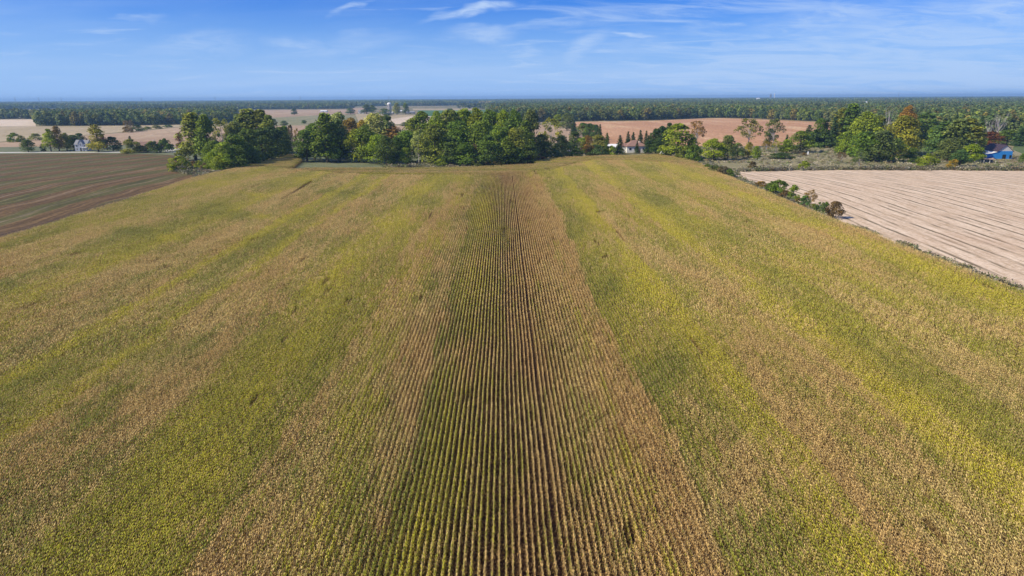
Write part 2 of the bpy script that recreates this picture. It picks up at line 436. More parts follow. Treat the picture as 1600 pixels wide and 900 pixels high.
sheet('lawn', [(446, 262), (470, 250), (478, 243), (560, 240), (700, 243), (845, 240), (850, 249), (836, 256), (760, 260), (700, 262), (600, 262.5), (500, 262)], 0.012, glawn)
sheet('grass_verge', [(-300, 232), (0, 229), (200, 226), (262, 229), (330, 232), (345, 255), (330, 272), (306, 278), (302, 272), (272, 266), (292, 258), (296, 247), (262, 241.5), (150, 239.5), (0, 240.5), (-300, 244)], 0.008, glawn)
gravel = plain('gravel', (0.50, 0.49, 0.44), 0.95, 0.08, 0.5)
sheet('road', [(-300, 240), (0, 237.6), (120, 237.2), (205, 237.3), (205, 238.6), (120, 238.6), (0, 239.2), (-300, 242.4)], 0.024, gravel)
sheet('driveway', [(262, 233.2), (270, 231.5), (300, 231.8), (300, 233.6), (275, 233.8), (268, 236.6), (300, 236.4), (300, 238), (262, 238.2), (256, 236)], 0.026, gravel)

def fieldmat(name, a, b, c=None, rot=0.0, streak=6):
    return ground_mat(name, a, b, c, 0.006, 0.04, 0.6, rot, streak, 0.3).mat
tan = fieldmat('harvested_soil', (0.31, 0.21, 0.13), (0.40, 0.29, 0.19), (0.45, 0.36, 0.23), 0.3)
beige = fieldmat('dry_stubble', (0.32, 0.26, 0.15), (0.42, 0.34, 0.22), (0.30, 0.26, 0.14), 0.2)
clay = fieldmat('clay_soil', (0.40, 0.215, 0.11), (0.49, 0.285, 0.155), (0.56, 0.39, 0.22), math.radians(80), 5)
pasture = fieldmat('pasture_grass', (0.17, 0.18, 0.085), (0.28, 0.25, 0.14), (0.24, 0.22, 0.12), 1.2)
crop = fieldmat('green_crop', (0.055, 0.13, 0.045), (0.08, 0.16, 0.055), None, 1.0)
pale = fieldmat('pale_stubble', (0.50, 0.41, 0.31), (0.62, 0.52, 0.40), (0.5, 0.38, 0.28), 0.8)
FIELDS = [
    ('harvested_field', [(-300, 240), (-300, 228), (0, 222.5), (65, 217), (165, 209.5), (230, 204), (285, 198.5), (470, 196), (545, 197), (560, 214), (480, 224), (300, 230), (200, 226.5), (0, 230)], tan, 0.02),
    ('stubble_strip', [(-300, 226), (-300, 198), (0, 198), (150, 197), (220, 196), (290, 195), (285, 197.5), (165, 208.5), (65, 216), (0, 221.5)], beige, 0.024),
    ('pale_field', [(-200, 187.5), (55, 186.5), (56, 197.5), (-200, 198)], pale, 0.03),
    ('stubble_strip', [(-300, 175), (130, 172), (128, 180), (50, 183), (-300, 185)], beige, 0.05),
    ('harvested_field', [(368, 174), (410, 172), (545, 171), (560, 178), (520, 179), (440, 183), (375, 186)], tan, 0.05),
    ('pasture', [(375, 186), (440, 182), (520, 178), (555, 182), (560, 194), (470, 196), (395, 196)], pasture, 0.04),
    ('harvested_field', [(545, 169), (575, 168), (575, 177), (545, 176)], tan, 0.06),
    ('pasture', [(555, 178), (690, 180), (700, 186), (600, 192), (560, 190)], beige, 0.045),
    ('green_field', [(652, 172.5), (760, 171.5), (765, 181.5), (655, 181.5)], crop, 0.05),
    ('stubble_strip', [(645, 169.8), (745, 169.8), (750, 172.4), (645, 172.4)], beige, 0.06),
    ('pale_field', [(611, 186), (640, 182), (700, 181.6), (700, 187), (660, 194), (615, 194)], pale, 0.055),
    ('harvested_field', [(610, 196.5), (660, 195), (662, 202), (612, 203)], tan, 0.03),
    ('harvested_field', [(812, 203), (838, 195), (875, 193.5), (905, 205), (928, 214), (925, 224), (815, 222)], tan, 0.035),
    ('clay_field', [(893, 192), (902, 190.4), (960, 189.6), (1020, 188.6), (1070, 186.6), (1100, 185.1), (1130, 184.6), (1170, 185.8), (1220, 188), (1265, 190.2), (1330, 193), (1330, 226), (1260, 226), (1170, 228.4), (1090, 228.4), (1000, 229), (955, 227), (935, 214), (905, 203)], clay, 0.04),
    ('stubble_strip', [(1415, 156), (1475, 156), (1475, 157.2), (1415, 157.2)], beige, 0.3),
]
field_polys = []
for nm, poly, mt, z in FIELDS:
    o = sheet(nm, poly, z, mt); field_polys.append([(at(x, y).x, at(x, y).y) for x, y in poly])

# ------------------------------------------------------------------ corn
def corn_segment(seed, near=True):
    r = np.random.default_rng(seed); V = []; Fc = []; A = []
    n = 17; L = 3.04
    def quad(p0, p1, w0, w1, side, col):
        b = len(V); s = side
        for p, w in ((p0, w0), (p1, w1)):
            V.append(p - s * w / 2); V.append(p + s * w / 2)
        Fc.append([b, b + 1, b + 3, b + 2]); A.extend([col] * 4)
    up = np.array([0, 0, 1.0])
    for i in range(n):
        if r.random() < 0.03: continue
        y = (i + 0.5 + r.normal(0, 0.12)) * L / n - L / 2; x = r.normal(0, 0.014)
        h = r.normal(1.95, 0.09); lean = r.normal(0, 0.022, 2)
        ripe = r.random() * 0.5
        base = np.array([x, y, 0.0]); top = np.array([x + lean[0], y + lean[1], h])
        for s in (np.array([1.0, 0, 0]), np.array([0, 1.0, 0])):
            quad(base, top, 0.026, 0.016, s, (0.35, 0.5, 0.3, 1))
        az0 = r.uniform(0, PI)
        nl = 9 if near else 6
        for k in range(nl):
            f = 0.30 + 0.68 * (k + r.uniform(0, .6)) / nl
            st = base + (top - base) * f
            az = az0 + (k % 2) * PI + r.normal(0, 0.45)
            d = np.array([math.cos(az) * ((1.0 - 0.82 * min(1, max(0, (f - .30) / .45))) * (0.85 if near else .8)), math.sin(az), 0]); ln = r.uniform(0.42, 0.62) * (1.0 - 0.42 * max(0, f - 0.55) / 0.45)
            el = r.uniform(0.85, 1.15); side = np.array([-math.sin(az), math.cos(az), 0]) + up * r.normal(0, 0.25)
            rv_ = np.clip(0.55 * r.random() + ripe, 0, 1); wd = r.uniform(0.055, 0.085) * (1 if near else 1.3)
            p = st; ns = 3 if near else 2
            for j in range(ns):
                stp = (d * math.cos(el) + up * math.sin(el)) * (ln / ns); q = p + stp
                w0 = wd * (0.55, 1.0, 0.8)[j] if near else wd * (0.8, 1.0)[j]; w1 = wd * (1.0, 0.8, 0.12)[j] if near else wd * (1.0, 0.2)[j]
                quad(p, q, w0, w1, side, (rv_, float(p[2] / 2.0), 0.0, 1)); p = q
                el -= r.uniform(0.6, 1.1) * (1 if near else 1.4)
        for k in range(3 if near else 2):                       # tassel
            az = r.uniform(0, 2 * PI); d = np.array([math.cos(az) * .35, math.sin(az) * .35, 1.0])
            quad(top, top + d * r.uniform(.14, .26), 0.018, 0.012, np.array([-math.sin(az), math.cos(az), 0]), (r.random(), 1.0, 1.0, 1))
    for k in range(2):                                          # a cob hanging out
        pass
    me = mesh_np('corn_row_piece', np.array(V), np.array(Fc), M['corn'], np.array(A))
    return bpy.data.objects.new('corn_row_piece', me)

def source_collection(name, objs):
    c = bpy.data.collections.new(name)
    for o in objs: c.objects.link(o)
    return c

def scatter(name, P, rot, scl, tint, idx, coll, label=None, kind='stuff'):
    me = bpy.data.meshes.new(name)
    n = len(P); me.vertices.add(n); me.vertices.foreach_set('co', np.asarray(P, dtype=np.float32).ravel())
    a = me.attributes.new('rot', 'FLOAT_VECTOR', 'POINT'); a.data.foreach_set('vector', np.asarray(rot, dtype=np.float32).ravel())
    a = me.attributes.new('scl', 'FLOAT_VECTOR', 'POINT'); a.data.foreach_set('vector', np.asarray(scl, dtype=np.float32).ravel())
    a = me.attributes.new('tint', 'FLOAT_COLOR', 'POINT'); a.data.foreach_set('color', np.asarray(tint, dtype=np.float32).ravel())
    a = me.attributes.new('idx', 'INT', 'POINT'); a.data.foreach_set('value', np.asarray(idx, dtype=np.int32).ravel())
    me.update()
    o = obj(name, me); tag(o, label, None, None, kind)
    g = bpy.data.node_groups.new(name + '_scatter', 'GeometryNodeTree')
    g.interface.new_socket('Geometry', in_out='INPUT', socket_type='NodeSocketGeometry')
    g.interface.new_socket('Geometry', in_out='OUTPUT', socket_type='NodeSocketGeometry')
    gi = g.nodes.new('NodeGroupInput'); go = g.nodes.new('NodeGroupOutput')
    ci = g.nodes.new('GeometryNodeCollectionInfo'); ci.inputs['Collection'].default_value = coll
    ci.inputs['Separate Children'].default_value = True; ci.inputs['Reset Children'].default_value = True
    ip = g.nodes.new('GeometryNodeInstanceOnPoints'); ip.inputs['Pick Instance'].default_value = True
    def na(nm, dt):
        x = g.nodes.new('GeometryNodeInputNamedAttribute'); x.data_type = dt; x.inputs['Name'].default_value = nm; return x.outputs['Attribute']
    g.links.new(gi.outputs[0], ip.inputs['Points']); g.links.new(ci.outputs[0], ip.inputs['Instance'])
    g.links.new(na('idx', 'INT'), ip.inputs['Instance Index'])
    g.links.new(na('rot', 'FLOAT_VECTOR'), ip.inputs['Rotation']); g.links.new(na('scl', 'FLOAT_VECTOR'), ip.inputs['Scale'])
    g.links.new(ip.outputs[0], go.inputs[0])
    md = o.modifiers.new('scatter', 'NODES'); md.node_group = g
    return o

NEAR_V, FAR_V = 7, 6
corn_src = source_collection('corn_pieces', [corn_segment(100 + i, True) for i in range(NEAR_V)] + [corn_segment(200 + i, False) for i in range(FAR_V)])
for i, o in enumerate(corn_src.objects): o.name = 'corn_piece_%02d' % i
# Collection Info sorts children by name: keep the order above

# greenness of the crop by drill strip: (lateral position / canopy drop, green, yellow)
STR = [(-4.2, .30, .2), (-3.62, .30, .3), (-3.5, .62, .5), (-3.25, .60, .4), (-3.1, .25, .2), (-2.85, .2, .2), (-2.78, .62, .3), (-2.55, .72, .4), (-2.38, .66, .8), (-2.3, .18, .1),
       (-1.88, .16, .1), (-1.84, .80, .9), (-1.79, .78, .9), (-1.74, .50, .3), (-1.62, .52, .2), (-1.55, .66, .3), (-1.51, .86, .9), (-1.47, .82, .9), (-1.45, .18, .2), (-1.1, .16, .15),
       (-1.05, .45, .5), (-1.0, .80, .75), (-.86, .82, .6), (-.74, .66, .25), (-.66, .74, .3), (-.645, .20, .2), (-.52, .30, .6), (-.45, .46, .7), (-.38, .24, .3), (-.275, .18, .2),
       (-.265, .90, .0), (-.22, .76, .3), (-.12, .58, .6), (-.02, .34, .6), (.02, .04, .2), (.07, .28, .5), (.12, .0, .1), (.2, .12, .4), (.30, .0, .2), (.36, .34, .7), (.42, .10, .4), (.485, .0, .2),
       (.50, .85, .2), (.60, .72, .2), (.70, .64, .45), (.78, .80, .95), (.86, .80, .95), (.875, .22, .3), (1.1, .20, .3), (1.25, .26, .4), (1.27, .60, 1.), (1.37, .66, 1.), (1.45, .80, .35), (1.62, .78, .3), (1.67, .24, .3),
       (1.86, .20, .3), (1.92, .70, .3), (2.06, .62, .4), (2.14, .22, .3), (2.36, .30, .4), (2.42, .66, .7), (2.56, .78, .95), (2.62, .50, .6), (2.70, .20, .3), (3.4, .22, .3)]
# single patches: (px, py, radius across px, radius along px, dgreen, dyellow)
PATCH = [(225, 362, 38, 9, .8, -.4), (262, 368, 16, 6, .4, .8), (352, 332, 42, 7, .7, -.3), (333, 318, 26, 4, .5, -.2), (407, 337, 20, 5, .5, .8), (393, 302, 16, 4, .4, .7),
         (530, 299, 26, 6, .8, -.3), (310, 430, 26, 14, .5, -.2), (120, 395, 40, 8, -.3, 0), (30, 450, 40, 14, .35, -.2), (590, 500, 24, 20, .1, -.3), (600, 345, 30, 14, .15, .5), (640, 335, 20, 12, -.1, .6),
         (1050, 570, 40, 38, .45, -.6), (920, 340, 16, 12, .4, -.3), (905, 362, 22, 9, .4, -.3), (950, 450, 26, 16, .35, -.3), (880, 285, 14, 9, .3, -.2), (1035, 312, 22, 9, .4, -.5), (1245, 600, 26, 12, .4, -.2),
         (1150, 760, 70, 90, -.52, -.1), (1310, 700, 50, 60, -.12, .1), (1400, 640, 40, 30, .05, .5), (1545, 535, 26, 14, .3, -.1), (1180, 475, 22, 12, .4, -.2), (1250, 478, 20, 10, .35, -.2), (1100, 480, 50, 30, -.1, 0),
         (650, 860, 50, 50, -.05, .2), (715, 850, 45, 60, -.35, -.1), (500, 860, 60, 50, .15, .4), (530, 640, 30, 30, .15, .2), (560, 740, 30, 30, .2, -.2), (820, 500, 20, 40, -.12, 0),
         (600, 268, 90, 3, .3, .3), (560, 265, 24, 2.5, .4, .2), (900, 262, 40, 4, .25, .2), (960, 262, 40, 3, .35, -.1), (860, 252, 22, 3, .5, .1), (700, 266, 60, 3, .1, .3),
         (420, 262, 30, 5, .3, -.1), (330, 285, 40, 4, .2, .4), (140, 640, 50, 30, .25, -.2), (190, 600, 40, 12, .2, -.2), (60, 700, 40, 30, -.1, 0), (100, 860, 40, 30, .3, .1), (420, 700, 50, 40, .05, -.1),
         (760, 330, 18, 20, .15, .4), (790, 290, 20, 10, .1, .1), (740, 500, 20, 30, .1, .2), (1000, 900, 60, 30, -.1, 0), (1180, 300, 40, 8, .1, .3)]
US = np.array([at(785 + s[0] * 445.5, 600, ZC).x / (CAM_H - ZC) for s in STR])
def tone(X, Y, Z=ZC):
    Hc = CAM_H - Z
    # back to lateral units; strips keep their lateral position along the rows
    px, py, _ = None, None, None
    u = X / Hc
    d0 = X * 0; vx = X; vy = Y; vz = -Hc
    zc = vx * fw.x + vy * fw.y + vz * fw.z
    ix = 800 + F_PX * (vx * rv.x + vy * rv.y + vz * rv.z) / zc
    iy = 450 - F_PX * (vx * uv.x + vy * uv.y + vz * uv.z) / zc
    uu = u + (vnoise(X / 3, Y / 26, 3) - .5) * 0.07 + (vnoise(X / 1, Y / 3, 4) - .5) * 0.05
    # in the photograph's own terms the strips sit at the same lateral offset over the whole length
    us = US; g = np.interp(uu, us, [s[1] for s in STR]); y = np.interp(uu, us, [s[2] for s in STR])
    g = g + (vnoise(X / 6, Y / 12, 14) - .5) * .3 + (vnoise(X / 9, Y / 38, 11) - .5) * 0.70 + (vnoise(X / 3.2, Y / 13, 12) - .5) * 0.45
    y = y + (vnoise(X / 6, Y / 30, 21) - .5) * 0.7 + (vnoise(X / 3, Y / 9, 22) - .5) * 0.3
    g = .47 + (g - .44) * .64; y = y * .9 + .06
    g = g + (vnoise(X / 1.4, Y / 5, 13) - .5) * .34
    for a, b, ra, rb, dg, dy in PATCH:
        q = ((ix - a + (iy - b) * (785 - a) / max(40, b - 153) * -1.0) / ra) ** 2 + ((iy - b) / rb) ** 2
        w = np.exp(-q * 1.2); g = g + dg * w; y = y + dy * w
    return g, y, ix, iy

def build_corn():
    SP, SEG = 0.47, 3.0
    xs, ys, hd = [], [], []
    xmiss = at(785 + 0.127 * 595, 749, ZC).x
    kmiss = round(xmiss / SP)
    head_y = lambda X: np.interp(X, [-130, -57, -20, 10, 25, 45, 62, 100], [338, 288, 288, 294, 312, 350, 345, 318])
    allx = np.arange(math.floor(-135 / SP), math.ceil(100 / SP) + 1)
    for k in allx:
        X = k * SP + (.13 if k >= kmiss else 0)
        y = np.arange(14 + (k * 7919 % 100) / 100 * SEG, 420, SEG)
        xx = np.full(len(y), X)
        main = y < head_y(X) - 1.5
        xs.append(xx[main]); ys.append(y[main]); hd.append(np.zeros(main.sum()))
    # headland rows, turned across the others
    for j in range(0, 400):
        Y = 280 + j * SP
        if Y > 425: break
        x = np.arange(-135 + (j * 6007 % 100) / 100 * SEG, 100, SEG)
        m = np.full(len(x), Y) >= head_y(x) + 0.6
        xs.append(x[m]); ys.append(np.full(m.sum(), Y)); hd.append(np.ones(m.sum()))
    X = np.concatenate(xs); Y = np.concatenate(ys); Hd = np.concatenate(hd)
    keep = in_poly(X, Y, [(p.x, p.y) for p in corn_poly])
    X, Y, Hd = X[keep], Y[keep], Hd[keep]
    for (a, b), (c, d), wd in (((455, 301), (486, 282), .8), ((440, 311), (455, 301), .5), ((392, 292), (407, 287), .7), ((447, 262.5), (462, 258), .5)):
        p, q = at(a, b, ZC), at(c, d, ZC); L2 = (q - p).length_squared
        t = np.clip(((X - p.x) * (q.x - p.x) + (Y - p.y) * (q.y - p.y)) / L2, 0, 1)
        m = np.hypot(X - p.x - t * (q.x - p.x), Y - p.y - t * (q.y - p.y)) > wd + (Hd * .6)
        X, Y, Hd = X[m], Y[m], Hd[m]
    g, yl, ix, iy = tone(X, Y)
    keep = (ix > -330) & (ix < 1930) & (iy < 1250)
    X, Y, Hd, g, yl = X[keep], Y[keep], Hd[keep], g[keep], yl[keep]
    n = len(X)
    red = np.clip(vnoise(X / 4, Y / 20, 5) * 1.3 - .35 + np.where((X > 0) & (X < 15), .45, 0) + np.where(X > 72, .35, 0), 0, 1)
    # on the headland the colours run across
    h = Hd > 0
    g = np.where(h, 0.42 + (vnoise(X / 30, Y / 5, 31) - .5) * .9 + (g - .4) * 0.25, g)
    yl = yl + rng.normal(0, .12, n)
    yl = np.where(h, 0.45 + (vnoise(X / 24, Y / 4, 32) - .5) * .8, yl)
    g = g + rng.normal(0, 0.11, n) + (vnoise(X / SP * 0.9, Y / 9, 41) - .5) * 0.32 - np.where((X > .3) & (X < 14.2) & (Hd < 1), .14, 0)
    X = X + np.where(h, 0, (vnoise(Y / 14, Y * 0, 51) - .5) * 0.10 + rng.normal(0, .012, n))
    P = np.stack([X, Y, np.zeros(n)], 1)
    rot = np.zeros((n, 3)); rot[:, 2] = np.where(h, PI / 2, 0) + np.where(rng.random(n) < .5, PI, 0) + rng.normal(0, .006, n)
    hz = 1.0 + (vnoise(X / 14, Y / 22, 61) - .5) * 0.20 + (vnoise(X / 1.5, Y / 4, 62) - .5) * .12
    # worn gaps and thin spots
    thin = vnoise(X / 2.2, Y / 6, 71)
    scl = np.stack([np.where(thin < .1, .8, 1.0), np.ones(n), np.where(thin < .06, hz * .7, hz)], 1)
    tint = np.stack([np.clip(g, 0, 1), np.clip(yl, 0, 1), red, np.ones(n)], 1)
    dist = np.hypot(X, Y)
    idx = np.where(dist < 95, rng.integers(0, NEAR_V, n), NEAR_V + rng.integers(0, FAR_V, n))
    print('corn pieces', n)
    return scatter('corn', P, rot, scl, tint, idx, corn_src, 'ripening corn in drilled rows, striped brown and yellow-green')
build_corn()

# ------------------------------------------------------------------ trees
def leaf_quads(r, cen, nrm, size, rnd, clump, out=0.55, flat=0.0):
    """many small leaf faces: centres (n,3), outward directions (n,3)"""
    n = len(cen)
    d = nrm * out + r.normal(0, 1, (n, 3)) * (1 - out)
    d[:, 2] += 0.25
    d /= np.linalg.norm(d, axis=1)[:, None] + 1e-9
    a = np.cross(d, r.normal(0, 1, (n, 3))); a /= np.linalg.norm(a, axis=1)[:, None] + 1e-9
    b = np.cross(d, a)
    s = size * r.uniform(.6, 1.4, (n, 1))
    V = np.stack([cen - a * s - b * s * .55, cen + a * s * .9 - b * s * .7, cen + a * s + b * s * .5, cen - a * s * .7 + b * s * .75], 1).reshape(-1, 3)
    F_ = np.arange(n * 4).reshape(n, 4)
    A = np.repeat(np.stack([rnd, clump, np.zeros(n), np.ones(n)], 1), 4, 0)
    return V, F_, A

def sph(r, n):
    v = r.normal(0, 1, (n, 3)); return v / np.linalg.norm(v, axis=1)[:, None]

KINDS_ = {   # crown shape: width, height of foot of crown, number of lobes, leaves per lobe, leaf size, lobe size
    'round':  dict(w=0.78, foot=.03, lobes=44, per=110, leaf=.26, lr=.25, taper=.75),
    'tall':   dict(w=0.50, foot=.03, lobes=46, per=100, leaf=.25, lr=.19, taper=.6),
    'oval':   dict(w=0.60, foot=.06, lobes=34, per=105, leaf=.25, lr=.22, taper=.6),
    'sparse': dict(w=0.85, foot=.26, lobes=34, per=70, leaf=.22, lr=.16, taper=.9),
    'bush':   dict(w=1.5, foot=-.05, lobes=30, per=110, leaf=.15, lr=.34, taper=.8),
}
def tube_np(pts, radii, n=5):
    V = []; F_ = []
    for k in range(len(pts)):
        p = pts[k]; d = pts[min(k + 1, len(pts) - 1)] - pts[max(k - 1, 0)]; d = d / (np.linalg.norm(d) + 1e-9)
        a = np.cross(d, [0.3, 0.9, 0.1]); a /= np.linalg.norm(a) + 1e-9; b = np.cross(d, a)
        for i in range(n):
            t = 2 * PI * i / n; V.append(p + radii[k] * (math.cos(t) * a + math.sin(t) * b))
    for k in range(len(pts) - 1):
        for i in range(n):
            F_.append([k * n + i, k * n + (i + 1) % n, (k + 1) * n + (i + 1) % n, (k + 1) * n + i])
    return np.array(V), np.array(F_)
def merge(parts):
    V = []; F_ = []; b = 0
    for v, f in parts: V.append(v); F_.append(f + b); b += len(v)
    return np.concatenate(V), np.concatenate(F_)

HT = 16.0
def limbs_mesh(r, centres, foot, top, rad, twigs=0, lean=(0, 0)):
    """tapered trunk with limbs reaching the lobes"""
    parts = []
    k = 7; zz = np.linspace(0, top, k)
    w = np.cumsum(r.normal(0, .13, (k, 2)), 0); w[0] = 0
    tr = np.stack([w[:, 0] + lean[0] * zz, w[:, 1] + lean[1] * zz, zz], 1)
    rd = rad * (1.25 - np.linspace(0, 1, k) * 1.05); rd[0] *= 1.3
    parts.append(tube_np(tr, rd, 6))
    for c in centres:
        z0 = min(max(foot * .8 + (c[2] - foot) * .35 * r.uniform(.6, 1.2), foot * .6), top * .9)
        s = np.array([np.interp(z0, zz, tr[:, 0]), np.interp(z0, zz, tr[:, 1]), z0])
        m = s * .45 + c * .55; m[2] -= 0.08 * np.linalg.norm(c - s)
        m += r.normal(0, .25, 3)
        rr = rad * .42 * r.uniform(.6, 1)
        parts.append(tube_np(np.array([s, (s + m) / 2, m, c]), [rr, rr * .75, rr * .5, rr * .15], 4))
        for _ in range(twigs):
            t = r.uniform(.3, 1.0); q = m * (1 - t) + c * t; e = q + sph(r, 1)[0] * r.uniform(.6, 1.8) + np.array([0, 0, .5])
            parts.append(tube_np(np.array([q, (q + e) / 2 + r.normal(0, .08, 3), e]), [rr * .28, rr * .2, rr * .07], 3))
    return merge(parts)

cache = {}
def tree_meshes(kind, seed):
    key = (kind, seed)
    if key in cache: return cache[key]
    r = np.random.default_rng(seed * 31 + sum(map(ord, kind)))
    if kind == 'cone':
        W = .19 * HT; V = []; nt = 15; cs = []; nr = []; cl = []
        for t in range(nt):
            z = HT * (.06 + .92 * t / nt); R = W * (1 - t / nt) ** .85 * r.uniform(.85, 1.12) + .15
            for b in range(max(5, int(15 * (1 - t / nt) + 4))):
                az = r.uniform(0, 2 * PI); L = R * r.uniform(.7, 1.15); q = r.random()
                for s in np.linspace(.15, 1, 9):
                    for _ in range(3):
                        cs.append([math.cos(az) * L * s + r.normal(0, .16), math.sin(az) * L * s + r.normal(0, .16), z + .25 * R - .45 * L * s ** 1.5 + r.normal(0, .13)])
                        nr.append([math.cos(az) * .6, math.sin(az) * .6, .5]); cl.append(q)
        cs, nr = np.array(cs), np.array(nr)
        V, F_, A = leaf_quads(r, cs, nr, .20, r.random(len(cs)) * .8, np.array(cl) * .6, .5)
        tv, tf = tube_np(np.array([[0, 0, 0], [0, 0, HT * .5], [0, 0, HT * .97]]), [.22, .12, .02], 6)
        cache[key] = (mesh_np('crown', V, F_, M['leaf'], A), mesh_np('trunk', tv, tf, M['bark']), 2 * W, HT)
        return cache[key]
    if kind == 'bare':
        cen = []
        for i in range(20):
            z = HT * r.uniform(.45, 1.0); R = HT * .26 * math.sin(PI * min(1, (z / HT) * .72)) * r.uniform(.4, 1); a = r.uniform(0, 2 * PI)
            cen.append(np.array([math.cos(a) * R, math.sin(a) * R, z]))
        V, F_ = limbs_mesh(r, cen, HT * .2, HT * .9, .30, 9)
        cache[key] = (None, mesh_np('trunk', V, F_, M['pale_bark']), HT * .5, HT)
        return cache[key]
    p = KINDS_[kind]; H = HT if kind != 'bush' else 5.0
    W = p['w'] * H / 2; foot = p['foot'] * H; ch = H - foot
    cen = []; rad = []
    for i in range(p['lobes']):
        t = (i + .5) / p['lobes']; hz = r.uniform(0.10, .97)
        # envelope radius at this height: fullest a little below the middle
        env = W * (math.sin(PI * min(1, (hz * .86 + .14)) ** p['taper']) ** .55 if hz < 1 else .2)
        lr = p['lr'] * H * r.uniform(.55, 1.15) * (.6 if hz > .85 else 1) * .62
        R = max(0, env - lr) * r.uniform(.35, 1.15) ** .5; a = i * 2.39996 + r.normal(0, .3)
        z = foot + hz * ch; z = min(z, H - lr * .8)
        cen.append([math.cos(a) * R, math.sin(a) * R, max(z, foot + lr * .5)]); rad.append(lr)
    cen = np.array(cen); rad = np.array(rad)
    CS, NR, RN, CL = [], [], [], []
    for c, l in zip(cen, rad):
        n = int(p['per'] * r.uniform(.6, 1.3)); d = sph(r, n); d[:, 2] = np.abs(d[:, 2]) * np.where(r.random(n) < .72, 1, -1)
        q = c + d * (l * r.uniform(.55, 1.12, (n, 1)) ** .7) * np.array([1.12, 1.12, .85])
        CS.append(q); NR.append(d * .7 + (q - np.array([0, 0, foot + ch * .35])) / H * .9); RN.append(r.random(n)); CL.append(np.full(n, r.random()))
    CS = np.concatenate(CS); NR = np.concatenate(NR); NR /= np.linalg.norm(NR, axis=1)[:, None]
    V, F_, A = leaf_quads(r, CS, NR, p['leaf'], np.concatenate(RN), np.concatenate(CL), .6)
    V[:, 2] = np.maximum(V[:, 2], 0.02)
    sel = cen[r.permutation(len(cen))[:(14 if kind != 'sparse' else 26)]]
    tv, tf = limbs_mesh(r, list(sel), max(foot, .3), foot + ch * .75, (.26 if kind != 'bush' else .07), 3 if kind == 'sparse' else 1)
    cache[key] = (mesh_np('crown', V, F_, M['leaf'], A), mesh_np('trunk', tv, tf, M['pale_bark'] if kind == 'sparse' else M['bark']), 2 * float(np.percentile(np.hypot(V[:, 0], V[:, 1]), 93)), float(np.percentile(V[:, 2], 99.6)))
    return cache[key]

COL = dict(_=0, dark=(.040, .068, .024), deep=(.028, .052, .024), green=(.060, .098, .022), bright=(.115, .165, .016), yg=(.110, .145, .022),
           olive=(.085, .098, .034), pale=(.125, .135, .055), grey=(.064, .088, .055), silver=(.16, .185, .13), blue=(.036, .062, .050), bluegreen=(.045, .085, .055),
           yellow=(.15, .145, .035), gold=(.16, .115, .03), orange=(.14, .088, .03), red=(.085, .030, .022), brown=(.105, .070, .038), rust=(.13, .082, .05), purple=(.075, .052, .055))
del COL['_']
COL = {k: (v[0] * 2.25 + .02, v[1] * 2.15 + .026, v[2] * .85 + .004) for k, v in COL.items()}
NSEED = dict(round=7, tall=5, oval=4, sparse=4, bush=6, cone=4, bare=3)
tcount = [0]
def plant(kind, px, yb, yt, wpx, col, label, name=None, group=None, cat=None):
    """a tree or bush standing at a pixel of the photograph; height and width follow from its distance"""
    b = at(px, yb); zc = proj(b)[2]; ppm = F_PX / zc
    hh = (yb - yt) / ppm * (1.3 if kind == 'bush' else 1.02); ww = wpx / ppm * (1.22 if kind in ('round', 'tall', 'oval') else 1.25 if kind == 'bush' else .98)
    tcount[0] += 1; k = tcount[0]
    crown, trunk, w0, H = tree_meshes(kind, k % NSEED[kind])
    bush = kind == 'bush'
    nm = name or {'cone': 'spruce_tree', 'bush': 'bush', 'bare': 'dead_tree'}.get(kind, 'tree')
    e = empty(nm, b, rng.uniform(0, 2 * PI)); e.scale = (ww / w0, ww / w0, hh / H)
    tag(e, label, cat or ('bush' if bush else 'tree'), group)
    if crown:
        c = obj('foliage' if bush else 'crown', crown, e)
        cc = COL[col]; j = 1 + rng.uniform(-.12, .12)
        c.color = (cc[0] * j * (1 + rng.uniform(-.1, .1)), cc[1] * j, cc[2] * j, 1)
    obj('stems' if bush else 'trunk', trunk, e)
    return e

